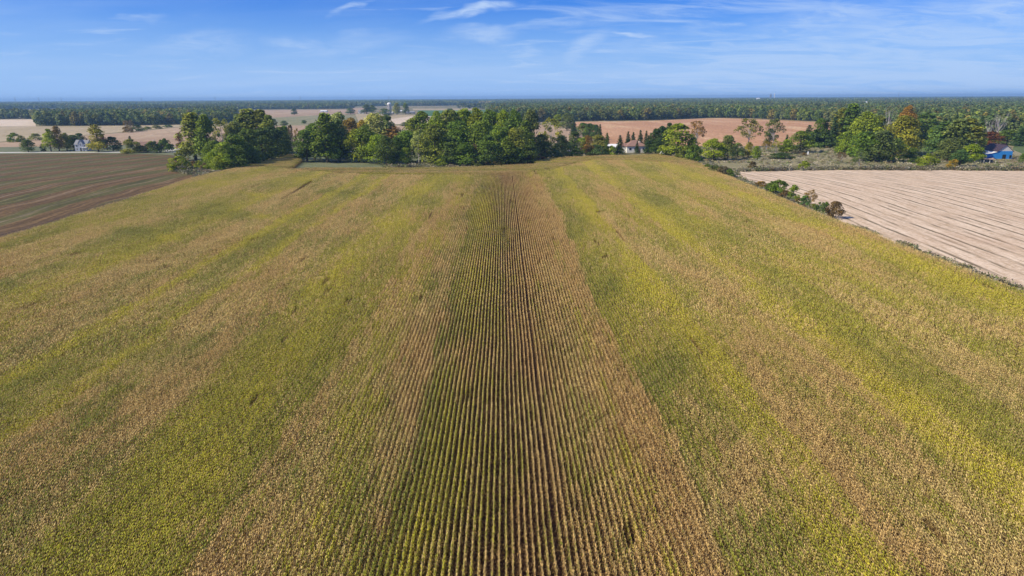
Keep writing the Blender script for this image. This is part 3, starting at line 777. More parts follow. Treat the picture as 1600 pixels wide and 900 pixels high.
TREES = """
# farm by the road
round 45 237.5 219 16 dark round dark tree alone on the grass between road and pink field
round 68 236.8 225 7 deep small dark tree next to the lone round tree by the road
oval 80 236.8 203 17 yg tall yellow-green tree first beside the grey farmhouse garden
oval 93 236 199 15 rust thin brownish tree standing behind the farmhouse garden trees
round 105 235 209 17 olive olive tree in the farmhouse garden with a brown edge
round 116 234 212 17 deep dark shady tree close against the grey farmhouse wall
round 126 229 209 16 dark dark tree rising behind the grey farmhouse roof
oval 154 237 197 23 yellow golden-yellow tree standing on the other side of the farmhouse
oval 163 234 211 9 red small reddish tree tucked behind the golden-yellow tree
round 177 236 214.5 19 deep broad egg-shaped dark evergreen beside the road
cone 205 231 212 12 blue blue-grey conifer behind the brown bungalow's hedge
bush 207 239 223 25 olive large round green bush at the end of the pale road
bush 224 238 230 17 brown low brown bush between two green ones before the bungalow
bush 241 238.5 225 20 dark dark green bush in front of the brown bungalow
bush 259 237.5 221.5 20 dark dark bush at the far corner of the brown bungalow
oval 283 235 209 12 red dark red tree beside the driveway at the woodlot end
bush 200 207 200 12 brown low brown hedge bush at the corner of the beige field
sparse 198 206 189 11 brown thin leafless-looking tree on the hedge of the beige field
sparse 205 206 188 11 purple second thin purplish tree on the hedge of the beige field
bush 214 205 197.5 15 deep dark round bush in the field hedge below the wood
bush 230 203 199 11 olive small hedge bush midway along the pink field's back edge
bush 245 201 197 12 olive hedge bush further along the pink field's back edge
bush 262 199 196 12 dark last low dark bush of the pink field's back hedge
bush 22 222 211 14 green green bush on the boundary of the beige field near the road
bush 34 221 214 10 olive smaller bush beside the green one on the beige field boundary
bush 56 219 211 16 silver silvery bush on the beige field boundary
# woodlot left of the grove
tall 306 250 180 38 olive pale olive tall tree at the open end of the woodlot
tall 326 252 183 27 green tall green tree just inside the woodlot's open end
sparse 350 247 188 34 pale thin-crowned tree in the gap of the woodlot showing field behind
oval 372 246 193 28 pale loose olive tree behind the woodlot gap
round 335 264 222 28 green rounded low green tree at the woodlot's foot
tall 393 240 174 42 olive tallest olive tree in the middle of the woodlot
tall 412 240 175 34 olive tall olive tree behind the dark crowns of the woodlot
oval 379 240 182 24 grey greyish tree left of the woodlot's tallest crown
oval 424 244 183 30 olive pale-topped tree on the falling skyline of the woodlot
round 370 262 212 34 green green crown low in the centre of the woodlot
round 392 258 204 40 dark big dark crown facing the field in the woodlot
round 411 254 203 38 deep very dark crown casting shade on the corn edge
round 428 250 200 34 deep dark crown next to the shaded corn edge
round 441 246 201 28 dark last large dark crown of the woodlot
oval 448 241 199 20 green narrow green tree at the thin end of the woodlot
sparse 457 242 197 10 purple bare greyish tree between woodlot and grove
sparse 467 243 203 13 brown thin brown tree in the gap beside the grove
round 352 267 224 32 yg yellow-green front tree of the woodlot
round 333 266 238 20 bright bright yellow-green shrub tree at the woodlot's front corner
round 372 266 232 28 green leafy green tree on the woodlot's corn side
round 392 261 228 26 dark low dark tree bordering the corn
round 345 268 244 20 yg little light green tree touching the corn edge
bush 280 267 249.5 28 yg rounded yellow-green bush alone on the ploughed field corner
bush 311 264 254 12 yg small light bush between ploughed field and woodlot
bush 322 266 257 12 purple small grey-purple bush at the woodlot's foot
bush 303 262 254 14 brown low brownish bush beside the ploughed field
# centre grove
oval 480 253 205 30 green dark green outermost tree of the central grove above the lawn edge
round 492 250 196 32 green round green crown second in the central grove
tall 512 254 181 34 green tall pointed green tree near the hidden house
tall 531 252 190 30 grey grey-green tall tree above the hidden house
round 532 236 179 28 silver bluish-grey crown rising behind the grove
round 550 238 187 32 orange orange-tinted autumn tree behind the grove
round 569 240 190 20 gold golden-brown crown beside the orange tree
round 560 253 204 34 yg yellow-green tree just beyond the hidden house
round 574 254 198 32 green fresh green crown in front of the silver willow
round 588 240 181 38 silver silvery willow crown among the green trees
round 607 240 183 24 grey dark grey-green crown beside the silvery willow
round 592 256 212 30 yg rounded yellow-green tree over the sunny lawn
round 604 259 214 24 dark dark tree with a visible trunk on the lawn
oval 614 240 199 36 rust reddish-brown crown in the grove
sparse 616 257 222 18 grey thin grey tree behind the lawn shade
oval 621 256.5 216 20 green slim green tree on the shaded lawn
round 637 255 207 36 green broad green crown above the lawn shadow
oval 634 258 232 16 bright small bright tree at the lawn shadow's edge
sparse 655 258 205 26 silver grey half-bare tree with pale limbs in the grove
round 648 242 187 32 yg sunlit yellow-green crown at the grove's skyline
round 662 242 178 34 green tall green crown starting the grove's main hump
round 680 258 198 38 olive big olive tree by the corn in mid grove
round 684 243 178 32 yg yellow-tinged crown on the hump of the grove
round 704 243 176 34 olive brown-tipped crown on the hump of the grove
round 704 258.5 216 36 dark dark low tree next to the corn in mid grove
round 716 252 192 40 green large mid-green crown in the grove's centre
round 726 242 174 36 yg yellow-green top crown in the grove's centre
sparse 740 259 226 20 purple greyish bare tree at the corn side of the grove
round 728 259.5 224 28 green leafy low green tree touching the corn
round 745 242 173 34 yg highest yellow-green crown of the grove
round 752 252 192 38 green wide dark-shadowed crown below the grove's highest
round 763 259 214 32 dark dark green tree facing the corn beyond the bare one
round 766 243 176 32 green green skyline crown just past the highest
round 786 244 176 28 bright bright lime crown standing out in the grove
round 782 256 200 36 green rounded green crown under the lime one
round 790 258 222 30 green low green tree under the lime crown
round 804 245 176 32 green green skyline crown between lime tree and tall bare pair
round 806 256 203 34 olive olive tree low towards the grove's far end
round 821 252 192 28 green leafy crown closing the far end of the grove
round 824 257 226 28 dark dark low tree at the far corner of the grove
round 808 258 232 24 dark shaded undergrowth tree at the corn near the far corner
oval 829 250 176 30 grey airy grey-green tree with twin dark trunks
bush 840 254 244.5 22 red dark red brush heap at the corner of the grove
bush 826 256 247 20 purple purplish brush at the foot of the grove corner
bush 690 260.5 251 18 yg light green weed bush between corn and grove
bush 745 260 251 14 pale pale weed bush between corn and grove
# between grove and hip-roofed house
round 846 249 212 26 olive brown-olive tree right after the grove corner
sparse 861 247 187 34 pale tall loose-crowned tree before the pink field
round 851 250 222 22 dark dark rounded bush-like tree under the loose-crowned one
oval 872 200 180 18 yg pale green crown of the far hedge line
round 886 204 178 20 grey grey-brown crown of the far hedge line
round 877 246 213 22 dark dark round tree near the small pale roof
round 898 240 207 20 deep very dark egg-shaped tree against the pink field
sparse 909 246 216 24 yg light green open tree beyond the dark egg-shaped one
round 918 246 213 20 brown brownish crown against the pale track
round 935 242 212 26 olive olive-green tree next to the white garage
bush 932 246 231 26 bluegreen wide blue-green bush along the corn edge
bush 954 245 232 16 yg small light bush before the white garage
bush 880 248 236 18 pale pale bush with brown tips by the corn
bush 900 247 237 20 green green roadside bush by the corn
bush 865 249 236 20 dark dark bush at the corn corner
cone 897 212 189 16 deep pointed dark conifer heading the windbreak
round 911 214 193 18 dark second dark tree of the windbreak
round 922 216 194 18 dark third dark tree of the windbreak
round 931 219 196 14 deep fourth dark tree of the windbreak
cone 937 222 194 12 deep tall pointed conifer ending the windbreak
cone 948 232 207 13 dark pointed conifer behind the white garage
cone 947 245 219 13 green light green young conifer by the garage
cone 968 241 211 18 deep broad spruce between garage and hip-roofed house
cone 981 229 205 13 deep slim spruce behind the hip roof's near end
cone 989 229 206 12 deep second slim spruce behind the hip roof
cone 1000 230 203 13 deep tallest spruce behind the hip roof's middle
cone 1009 232 204 12 deep slim spruce behind the hip roof's far slope
cone 1016 235 207 12 deep short spruce at the far end of the hip roof
cone 995 239.5 220 9 deep small dark spruce in front of the white house wall
cone 1012 240 211 16 deep dark spruce beside the house's far wall
oval 1024 240 203 20 deep dark evergreen one past the house spruces
round 1034 238 199 20 deep dark evergreen clump nearest the big bright tree
oval 1044 235 194 18 deep highest dark evergreen behind the big bright tree
oval 1027 241 220 18 dark low dark evergreen above the white shed
round 1058 248 196 44 yg big domed yellow-green tree next to the white shed
bush 1070 252 238 24 olive olive undergrowth bush below the big domed tree
round 1081 248 216 16 dark dark tree in the shade of the big domed tree
bush 1084 254 233 20 green green bush at the corn's far corner
sparse 1088 230 191 30 rust russet open-crowned tree in front of the clay field
# meadow
round 1114 250 218 32 bright lime-green rounded tree at the meadow's near end
round 1136 250 213 20 grey grey-green tree tight against the lime-green one
bush 1151 247 229 18 grey low grey bush trailing from the grey-green tree
sparse 1168 230 187.5 40 olive wide open-crowned tree with pale limbs in front of the clay field
sparse 1207 229 187.5 30 grey airy grey-leaved tree in front of the clay field
round 1202 228 202 14 dark dark ivy-clad lower crown beside the airy grey-leaved tree
oval 1169 246 223 13 yellow yellowish sapling under the wide open-crowned tree
oval 1181 249 229 12 yg second small sapling standing closer in the meadow
sparse 1197 238 221 14 gold golden thin sapling in the meadow
sparse 1212 240 219 16 yellow yellow thin sapling cluster in the meadow
cone 1228 233 210 13 dark small rounded dark conifer at the clay field edge
oval 1229 240 219 20 yg yellow-green tree in front of the small dark conifer
round 1250 238.5 206 30 green leafy green tree on the edge of the grassy opening
bush 1222 248 241 30 deep low dark patch of brush lying in the meadow
bush 1176 264 255 12 purple purplish bush on the stubble field's top edge
bush 1257 265 254.5 14 yg yellow-green bush on the stubble field's top edge
bush 1256 242.5 239 5 brown tiny brown bush near the white marker in the meadow
cone 1262 228 195 26 blue bluish spruce first of the dark spruce stand
round 1278 229 187 20 green light-topped tree inside the dark spruce stand
cone 1288 229 186 28 blue tallest bluish spruce of the dark spruce stand
cone 1272 230 202 30 deep low-skirted dark spruce over the grassy opening
cone 1300 230 182 26 blue bluish spruce at the back of the spruce stand
bush 1282 230 212 44 deep dark spreading bushes under the spruce stand
tall 1311 228 172 28 olive olive tall tree just after the spruce stand
tall 1326 229 166 30 dark tall dark tree behind the yellow-green bushes
round 1320 240 207 26 yg yellow-green rounded tree at the edge of the grassy opening
sparse 1342 262 236 28 grey grey-brown leafless shrub on the stubble field's top edge
sparse 1314 254 238 14 purple pinkish bare shrub in the grassy opening
round 1348 236 178 40 yg broad yellow-green tree above the rounded thicket
bare 1385 222 170 22 dark white-limbed dead tree behind the thicket
round 1366 234 184 34 olive olive crown in front of the white-limbed dead tree
round 1350 252 208 42 green green half of the big rounded thicket
round 1374 253 206 42 grey grey-green crown of the big rounded thicket
round 1394 253 218 32 green low green end of the big rounded thicket
round 1408 244 184 40 yellow yellow-green autumn tree over the thicket
round 1413 226 168 24 orange orange-topped autumn tree behind the thicket
round 1421 240 204 28 olive golden-edged lower crown by the opening with the lawn
round 1443 224 180 38 dark flat-topped dark tree above the bright lawn
oval 1424 252 232 18 green small leaning green tree beside the bright lawn
tall 1471 248 193 38 bluegreen grey-green tall tree beside the bright lawn
tall 1490 250 189 38 grey second grey-green tall tree past the bright lawn
tall 1507 246 188 38 olive olive-green tall tree near the lime bush
round 1480 253 218 32 grey low grey-green crown under the tall pair
round 1517 238 206 30 dark dark crown behind the lime bush
round 1460 234 198 26 green green crown joining the flat-topped tree to the tall pair
bush 1449 262.5 245.5 26 yg yellow-green bush where lawn meets stubble field
bush 1425 255 249 12 dark dark low bush under the leaning small tree
oval 1499 260 235 22 bluegreen blue-green bushy tree before the lime bush
bush 1489 262 252 14 gold golden-brown weeds beside the blue-green bushy tree
round 1518 254 226 27 bright lime-green round bush next to the white lean-to
bare 1540 224 186 18 dark smaller dead tree behind the blue barn
bare 1557 224 178 26 dark tall pale dead tree behind the blue barn
round 1545 230 207 30 red dark reddish crown above the barn roof
oval 1528 229 204 20 rust thin reddish tree beside the barn's pale chimney
round 1572 226 204 30 green green crown just behind the barn's far end
cone 1592 228 198 28 bluegreen drooping blue-green conifer beyond the barn
oval 1583 214 184 24 dark dark crown above the drooping conifer
round 1598 255 240 10 green bush cut by the frame beyond the barn
# hedge between corn and stubble
bush 1117 272.5 262 20 grey grey-green bush in the hedge's far end
bush 1130 275.5 263.5 20 purple purplish-grey bush beside the stubble field's corner
bush 1140 277.5 267 12 dark dark bush touching the stubble field's corner
bush 1106 267 259 14 green small green bush nearest the meadow end of the hedge
bush 1190 293.5 285.5 17 brown brown low bush leading the green hedge clump
bush 1206 300 287 17 green rounded green bush after the brown one
bush 1216 304 286.5 22 green widest green bush of the hedge clump
bush 1227 309.5 300 16 purple deep purple bush squeezed in the hedge clump
bush 1239 311.5 294 15 green upright green bush ending the hedge clump
bush 1248 317 311 10 brown little brown bush after the hedge clump
bush 1257.5 323.5 309.5 13 bluegreen dark rounded bush under the leafless sapling
sparse 1265 323 297 20 rust thin leafless sapling leaning over the stubble
bush 1272 326.5 320 12 olive low olive bush following the sapling
bush 1281 333 320 17 grey grey-green bush with a dark tip
bush 1290 332 319 9 dark narrow dark bush behind the grey-green one
bush 1304 341 320.5 21 purple spiky grey-purple bush last in the hedge row
# far scattered
round 428 196 186 9 grey small grey-green tree on the far pasture edge
round 444 196.5 189 10 bluegreen rounded bush-tree on the far pasture edge
round 475 193 188 7 dark lone little tree in the middle of the far pasture
bush 487 197 194 8 brown brown bush on the line under the far pasture
oval 460 179.5 170 9 dark dark tree at the edge of the far tan field
round 548 178 169 12 bluegreen tree group left of the white farmhouse
oval 573 178 164 14 dark tall dark trees beside the white farmhouse
oval 582 177.5 165 12 green green tree between white farmhouse and silo
round 601 181 170 18 grey grey leafy tree in front of the silo
oval 620 179 161.5 10 pale pale tree just past the silo
oval 634 179 162 9 green slim tree between the low barns
round 703 179 170 12 dark dark tree at the end of the far green field
round 634 197 191 14 dark dark hedge tree below the pale far field
"""
HAZE_COL, HAZE_D = (0.36, 0.63, 1.0), 1.15e-4
for line in TREES.strip().splitlines():
    if line.startswith('#') or not line.strip(): continue
    w = line.split(None, 6)
    plant(w[0], *[float(v) for v in w[1:5]], w[5], w[6])

# ------------------------------------------------------------------ woods beyond, as masses
def wood_tree(seed, lod):
    r = np.random.default_rng(seed + 500); nl, per, leaf = ((15, 26, .62), (9, 12, .95))[lod]
    H = 16.0; W = 5.2; CS, NR, RN, CL = [], [], [], []
    for i in range(nl):
        hz = r.uniform(.0, .95); env = W * math.sin(PI * min(1, hz * .8 + .22)) ** .6; lr = r.uniform(1.5, 2.7) * (.7 if hz > .8 else 1)
        R = max(0, env - lr * .7) * r.uniform(.3, 1) ** .5; a = i * 2.4 + r.normal(0, .4)
        c = np.array([math.cos(a) * R, math.sin(a) * R, 2.0 + hz * (H - 4)])
        d = sph(r, per); d[:, 2] = np.abs(d[:, 2]) * np.where(r.random(per) < .75, 1, -1)
        CS.append(c + d * lr * r.uniform(.7, 1.1, (per, 1))); NR.append(d); RN.append(r.random(per)); CL.append(np.full(per, r.random()))
    V, F_, A = leaf_quads(r, np.concatenate(CS), np.concatenate(NR), leaf, np.concatenate(RN), np.concatenate(CL), .7)
    V[:, 2] = np.maximum(V[:, 2], .05)
    return bpy.data.objects.new('wood_crown', mesh_np('wood_crown', V, F_, M['leaf_inst'], A))
def wood_clump(seed):
    r = np.random.default_rng(seed + 900); CS, NR, RN, CL = [], [], [], []
    for i in range(46):
        x, y = r.uniform(-34, 34, 2); h = r.uniform(12, 18); n = 13; q = r.random()
        d = sph(r, n); d[:, 2] = np.abs(d[:, 2])
        CS.append(np.array([x, y, h - 5]) + d * np.array([5, 5, 5]) * r.uniform(.8, 1.1, (n, 1))); NR.append(d); RN.append(r.random(n)); CL.append(np.full(n, q))
        k = 5; CS.append(np.array([x, y, h * .35]) + sph(r, k) * np.array([5, 5, h * .3])); NR.append(sph(r, k)); RN.append(r.random(k)); CL.append(np.full(k, q))
    V, F_, A = leaf_quads(r, np.concatenate(CS), np.concatenate(NR), 2.3, np.concatenate(RN), np.concatenate(CL), .75)
    V[:, 2] = np.maximum(V[:, 2], .05)
    return bpy.data.objects.new('wood_clump', mesh_np('wood_clump', V, F_, M['leaf_inst'], A))

EDGE_X = [-900, 55, 60, 140, 190, 240, 290, 330, 366, 374, 400, 545, 575, 640, 745, 757, 775, 840, 880, 905, 1020, 1070, 1100, 1170, 1265, 1310, 1322, 1345, 1600, 2400]
EDGE_Y = [187, 186, 196.5, 196.5, 196, 195.5, 194, 194, 190, 173.6, 171.6, 170.4, 168, 169.6, 169.6, 170, 189, 191, 189, 189.2, 187.6, 185.6, 184, 184.6, 189.2, 191, 198, 220, 219, 224]
def image_xy(X, Y):
    zc = X * fw.x + Y * fw.y - CAM_H * fw.z
    return 800 + F_PX * (X * rv.x + Y * rv.y - CAM_H * rv.z) / zc, 450 - F_PX * (X * uv.x + Y * uv.y - CAM_H * uv.z) / zc, zc
def in_wood(X, Y, openness):
    ix, iy, zc = image_xy(X, Y)
    ok = (iy < np.interp(ix, EDGE_X, EDGE_Y)) & (ix > -260) & (ix < 1860) & (zc > 100)
    for q in field_polys: ok &= ~in_poly(X, Y, q)
    if openness: ok &= ~((vnoise(X / 330, Y / 420, 81) < np.where(X < 0, .50, .22)) & (Y > np.where(X < 0, 1350, 1900)))
    return ok
WOODCOL = np.array([COL[c] for c in ('dark', 'green', 'olive', 'olive', 'grey', 'deep', 'green', 'bluegreen', 'yg', 'brown', 'olive', 'green', 'silver', 'dark', 'grey', 'pale', 'green', 'olive', 'grey', 'gold')])
def wood_points(r0_, r1_, step):
    a = np.arange(-r1_, r1_, step); g = np.arange(150, r1_, step)
    X, Y = np.meshgrid(a, g); X = X.ravel(); Y = Y.ravel()
    d = np.hypot(X, Y); k = (d >= r0_) & (d < r1_) & (np.abs(X) < Y * .95 + 50); X, Y = X[k], Y[k]
    X = X + rng.uniform(-.5, .5, len(X)) * step; Y = Y + rng.uniform(-.5, .5, len(Y)) * step
    return X, Y
def wood_tint(n, X, Y, mute=1.0):
    c = WOODCOL[rng.integers(0, len(WOODCOL), n)] * (.92 + .3 * rng.random((n, 1)))
    avg = np.array([.105, .148, .066]); patch = vnoise(X / 90, Y / 90, 91)[:, None]
    c = c * mute + avg * (1 - mute)
    return np.concatenate([c * (.75 + .5 * patch), np.ones((n, 1))], 1)
def wood(name, label, X, Y, idx0, nvar, coll, mute, smin, smax, tall=1.0):
    n = len(X); smax_ = smax; P = np.stack([X, Y, np.zeros(n)], 1); rot = np.zeros((n, 3)); rot[:, 2] = rng.uniform(0, 2 * PI, n)
    s = rng.uniform(smin, smax, n); z = np.minimum(s, 1.15) * rng.uniform(.85, 1.12, n) * tall
    print(name, n)
    return scatter(name, P, rot, np.stack([s, s, z], 1), wood_tint(n, X, Y, mute), idx0 + rng.integers(0, nvar, n), coll, label)
wsrc = source_collection('wood_pieces', [])
for i in range(6): o = wood_tree(i, 0); o.name = 'wood_a_%02d' % i; wsrc.objects.link(o)
for i in range(5): o = wood_tree(10 + i, 1); o.name = 'wood_b_%02d' % i; wsrc.objects.link(o)
for i in range(5): o = wood_clump(20 + i); o.name = 'wood_c_%02d' % i; wsrc.objects.link(o)
X, Y = wood_points(400, 1250, 8.4); k = in_wood(X, Y, False); X, Y = X[k], Y[k]
ix, iy, _ = image_xy(X, Y)
for nm, m, lab in (('woodland', ix < 600, 'dark mixed wood behind the pink field'), ('woodland', (ix >= 600) & (ix < 1322), 'dense dark wood behind the clay field'), ('woodland', ix >= 1322, 'mixed autumn wood rising behind the blue barn')):
    wood(nm, lab, X[m], Y[m], 0, 6, wsrc, .5, .9, 1.5)
X, Y = wood_points(1250, 3200, 8.6); k = in_wood(X, Y, True); wood('woodland', 'farther belts of woodland beyond the fields', X[k], Y[k], 6, 5, wsrc, .4, .9, 1.4)
X, Y = wood_points(3200, 15800, 60.0); k = in_wood(X, Y, True); wood('forest', 'blue distant forest along the horizon', X[k], Y[k], 11, 5, wsrc, .4, .95, 1.3, .95)

# rough growth of the meadow, margins and field corners
def tuft(seed):
    r = np.random.default_rng(seed + 1300); n = 46
    c = np.stack([r.normal(0, .45, n), r.normal(0, .45, n), np.abs(r.normal(.35, .22, n))], 1); d = np.stack([r.normal(0, .6, n), r.normal(0, .6, n), np.ones(n)], 1)
    d /= np.linalg.norm(d, axis=1)[:, None]
    V, F_, A = leaf_quads(r, c, d, .16, r.random(n), np.full(n, r.random()), .3); V[:, 2] = np.maximum(V[:, 2], .01)
    return bpy.data.objects.new('tuft', mesh_np('tuft', V, F_, M['leaf_inst'], A))
tsrc = source_collection('tufts', [])
for i in range(5): o = tuft(i); o.name = 'tuft_%02d' % i; tsrc.objects.link(o)
GR = np.array([(.17, .16, .09), (.22, .20, .13), (.13, .14, .06), (.10, .12, .045), (.24, .22, .17), (.15, .12, .075), (.19, .19, .13)])
def rough(name, poly_px, n, smin, smax, label, dark=1.0):
    q = [(at(x, y).x, at(x, y).y) for x, y in poly_px]; xs = [p[0] for p in q]; ys = [p[1] for p in q]
    X = rng.uniform(min(xs), max(xs), n * 3); Y = rng.uniform(min(ys), max(ys), n * 3); k = in_poly(X, Y, q)
    ix_, iy_, z_ = image_xy(X, Y); k &= (ix_ > -150) & (ix_ < 1750)
    k &= vnoise(X / 11, Y / 11, 101) + rng.random(n * 3) * .5 > .55
    X, Y = X[k][:n], Y[k][:n]; m = len(X)
    if not m: return
    s = rng.uniform(smin, smax, m); c = GR[rng.integers(0, len(GR), m)] * (.7 + .6 * vnoise(X / 7, Y / 7, 102)[:, None]) * dark * 1.9
    rot = np.zeros((m, 3)); rot[:, 2] = rng.uniform(0, 6.28, m)
    scatter(name, np.stack([X, Y, np.zeros(m)], 1), rot, np.stack([s, s, s * rng.uniform(.7, 1.2, m)], 1), np.concatenate([c, np.ones((m, 1))], 1), rng.integers(0, 5, m), tsrc, label)
rough('weeds', [(1085, 244), (1095, 232), (1320, 228), (1440, 238), (1580, 243), (1800, 245), (1800, 266), (1450, 265), (1300, 264), (1150, 267.5)], 2600, .5, 1.3, 'rough grey-green weeds of the meadow')
rough('weeds', [(1062, 243), (1090, 249), (1152, 268), (1153, 275.5), (1184, 290), (1245, 318), (1332, 353), (1440, 393), (1600, 455), (1640, 475), (1600, 466), (1437, 400), (1330, 360), (1220, 315), (1147, 284), (1066, 252)], 3000, .5, 1.2, 'rough weeds between corn and stubble', .8)
rough('weeds', [(1152, 266), (1300, 263.4), (1450, 264.0), (1600, 265), (1750, 266), (1750, 268), (1600, 267), (1300, 265.6), (1155, 268.6)], 1600, .8, 1.9, 'dark weed strip at the top of the stubble field', .7)
rough('weeds', [(272, 268), (300, 256), (350, 250), (345, 270), (306, 280), (303, 274)], 900, .6, 1.8, 'rough growth at the woodlot corner', .8)
rough('weeds', [(640, 255), (835, 246), (850, 248), (836, 256), (760, 260), (700, 262), (600, 262)], 1200, .7, 1.8, 'rough growth between corn and grove', .8)

# ------------------------------------------------------------------ buildings
white = plain('white_paint', (.78, .78, .76), .6, .05); greyboard = plain('grey_boards', (.50, .52, .56), .8, .08)
shingle = plain('grey_shingle', (.27, .28, .30), .85, .12); brownroof = plain('brown_shingle', (.23, .15, .12), .9, .15)
hiproof = plain('red_brown_shingle', (.29, .175, .14), .9, .16, 3); glass = plain('window_glass', (.03, .035, .045), .15, .05)
dark_in = plain('dark_opening', (.02, .02, .02), .9, .05); blue = plain('blue_paint', (.035, .24, .62), .6, .10, .8)
plum = plain('dark_metal_roof', (.060, .042, .062), .6, .2, .7); silverw = plain('weathered_boards', (.55, .54, .56), .8, .12, 2)
tin = plain('white_metal_roof', (.74, .75, .76), .5, .06); brick = plain('dark_brick', (.17, .12, .10), .9, .15); concrete = plain('concrete', (.52, .50, .46), .9, .08, .3)
cream = plain('cream_paint', (.70, .62, .50), .8, .06); dome = plain('galvanised_dome', (.70, .72, .74), .45, .05); rustm = plain('rusty_sheet', (.42, .30, .24), .8, .2, 2)
navy = plain('slate_siding', (.13, .15, .19), .8, .1); steel = plain('steel', (.25, .26, .28), .6, .05)

def place(name, px, py, label, cat, rz=0.0, group=None):
    b = at(px, py); e = empty(name, b, rz); tag(e, label, cat, group)
    return e, F_PX / proj(b)[2]
def win(e, x0, x1, z0, z1, y, fm=None, name='window', axis='y'):
    f = MB(); p = MB(); t = .12
    if axis == 'y':
        f.box(x0, x1, y - .06, y - .003, z1 - t, z1); f.box(x0, x1, y - .06, y - .003, z0, z0 + t)
        f.box(x0, x0 + t, y - .06, y - .003, z0 + t, z1 - t); f.box(x1 - t, x1, y - .06, y - .003, z0 + t, z1 - t)
        p.box(x0 + t, x1 - t, y - .03, y - .005, z0 + t, z1 - t)
    o = f.build(name, fm or white, e); p.build('pane', glass, o)
def gable_block(e, x0, x1, y0, y1, h, rise, wm, rm, axis='x', over=.35, gm=None):
    """walls with gable ends and a two-plane roof; ridge along axis"""
    w = MB(); w.box(x0, x1, y0, y1, 0, h)
    r = MB(); t = .18
    if axis == 'x':
        ym = (y0 + y1) / 2; s = rise / (ym - y0)
        g = MB(); g.slab([(x0, y0, h), (x0, y1, h), (x0, ym, h + rise - .05)], (x1 - x0, 0, 0))
        for sg, ya in ((1, y0), (-1, y1)):
            r.slab([(x0 - over, ya - sg * over, h - s * over + .03), (x1 + over, ya - sg * over, h - s * over + .03), (x1 + over, ym, h + rise + .03), (x0 - over, ym, h + rise + .03)], (0, 0, t))
    else:
        xm = (x0 + x1) / 2; s = rise / (xm - x0)
        g = MB(); g.slab([(x0, y0, h), (x1, y0, h), (xm, y0, h + rise - .05)], (0, y1 - y0, 0))
        for sg, xa in ((1, x0), (-1, x1)):
            r.slab([(xa - sg * over, y0 - over, h - s * over + .03), (xa - sg * over, y1 + over, h - s * over + .03), (xm, y1 + over, h + rise + .03), (xm, y0 - over, h + rise + .03)], (0, 0, t))
    w.build('wall', wm, e); g.build('gable', gm or wm, e); return r.build('roof', rm, e)

# grey farmhouse by the road
e, k = place('farmhouse', 127.5, 236.2, 'tall grey farmhouse with steep central gable beside the road', 'house', math.radians(3))
W2 = 9.6 / k if False else 18.5 / k / 2
rf = gable_block(e, -W2, W2, 0, 7, 4.3, 2.6, greyboard, shingle)
g = MB(); g.slab([(-1.3, -.25, 0), (1.3, -.25, 0), (1.3, -.25, 5.0), (0, -.25, 6.9), (-1.3, -.25, 5.0)], (0, .24, 0)); g.build('gable_front', greyboard, e)
g = MB(); g.slab([(-1.65, -.45, 4.75), (0, -.45, 7.15), (0, 3.3, 7.15), (-1.65, 1.2, 4.75)], (0, 0, .15)); g.slab([(1.65, -.45, 4.75), (0, -.45, 7.16), (0, 3.3, 7.16), (1.65, 1.2, 4.75)], (0, 0, .15)); g.build('dormer_roof', shingle, e)
for x in (-3.0, 2.1): win(e, x, x + .9, 2.6, 3.9, 0); win(e, x, x + .9, .7, 2.0, 0)
win(e, -.4, .4, 3.4, 5.1, -.25)
d = MB(); d.box(-.5, .5, -.32, -.253, 0.05, 2.1); d.build('door', dark_in, e)
p = MB(); p.box(1.2, W2 + .2, -2.0, -.01, 2.2, 2.38); p.tube((1.4, -1.9, 0), (1.4, -1.9, 2.2), .1, .1); p.tube((W2, -1.9, 0), (W2, -1.9, 2.2), .1, .1); p.build('porch', white, e)
c = MB(); c.box(W2 - 1.6, W2 - 1.0, 3.2, 3.9, 6.0, 8.0); c.build('chimney', brick, rf)
# brown bungalow
e, k = place('bungalow', 235, 233.2, 'long low brown-roofed bungalow behind dark bushes', 'house', math.radians(-4))
rf = gable_block(e, -8.4, 8.2, 0, 8.5, 2.3, 2.3, brick, brownroof, over=.7)
for x in (-6.8, -3.6, 2.5): win(e, x, x + 1.5, .9, 2.0, 0)
d = MB(); d.box(-1.2, -.2, -.07, -.004, .05, 2.0); d.build('door', white, e)
c = MB(); c.box(.4, 1.1, 3.6, 4.4, 4.0, 5.9); c.build('chimney', cream, rf)
e, k = place('carport', 277, 233.5, 'small white-edged carport with dark car opening by the driveway', 'carport', 0)
m = MB(); m.box(-3, 3, 0, 5, 2.3, 2.5); m.build('roof', shingle, e)
for x in (-2.8, 2.8):
    for y in (.2, 4.8): m = MB(); m.tube((x, y, 0), (x, y, 2.3), .1, .1); m.build('post', white, e)
m = MB(); m.box(-2.7, 2.7, 4.85, 5.0, 0, 2.3); m.build('back_wall', white, e)

# hip-roofed house
e, k = place('hip_roofed_house', 992, 238.6, 'white house with red-brown hip roof between the spruces', 'house', math.radians(2))
def hip(e, x0, x1, y0, y1, h, rise, inset, wm, rm, nm='roof'):
    w = MB(); w.box(x0, x1, y0, y1, 0, h); w.build('wall', wm, e); o_ = .45; ym = (y0 + y1) / 2
    a, b, c, d = (x0 - o_, y0 - o_, h), (x1 + o_, y0 - o_, h), (x1 + o_, y1 + o_, h), (x0 - o_, y1 + o_, h); p, q = (x0 + inset, ym, h + rise), (x1 - inset, ym, h + rise)
    m = MB(); v = [a, b, c, d, p, q, (a[0], a[1], h - .2), (b[0], b[1], h - .2), (c[0], c[1], h - .2), (d[0], d[1], h - .2)]
    m.add(v, [[0, 1, 5, 4], [1, 2, 5], [2, 3, 4, 5], [3, 0, 4], [6, 7, 1, 0], [7, 8, 2, 1], [8, 9, 3, 2], [9, 6, 0, 3], [6, 9, 8, 7]])
    return m.build(nm, rm, e)
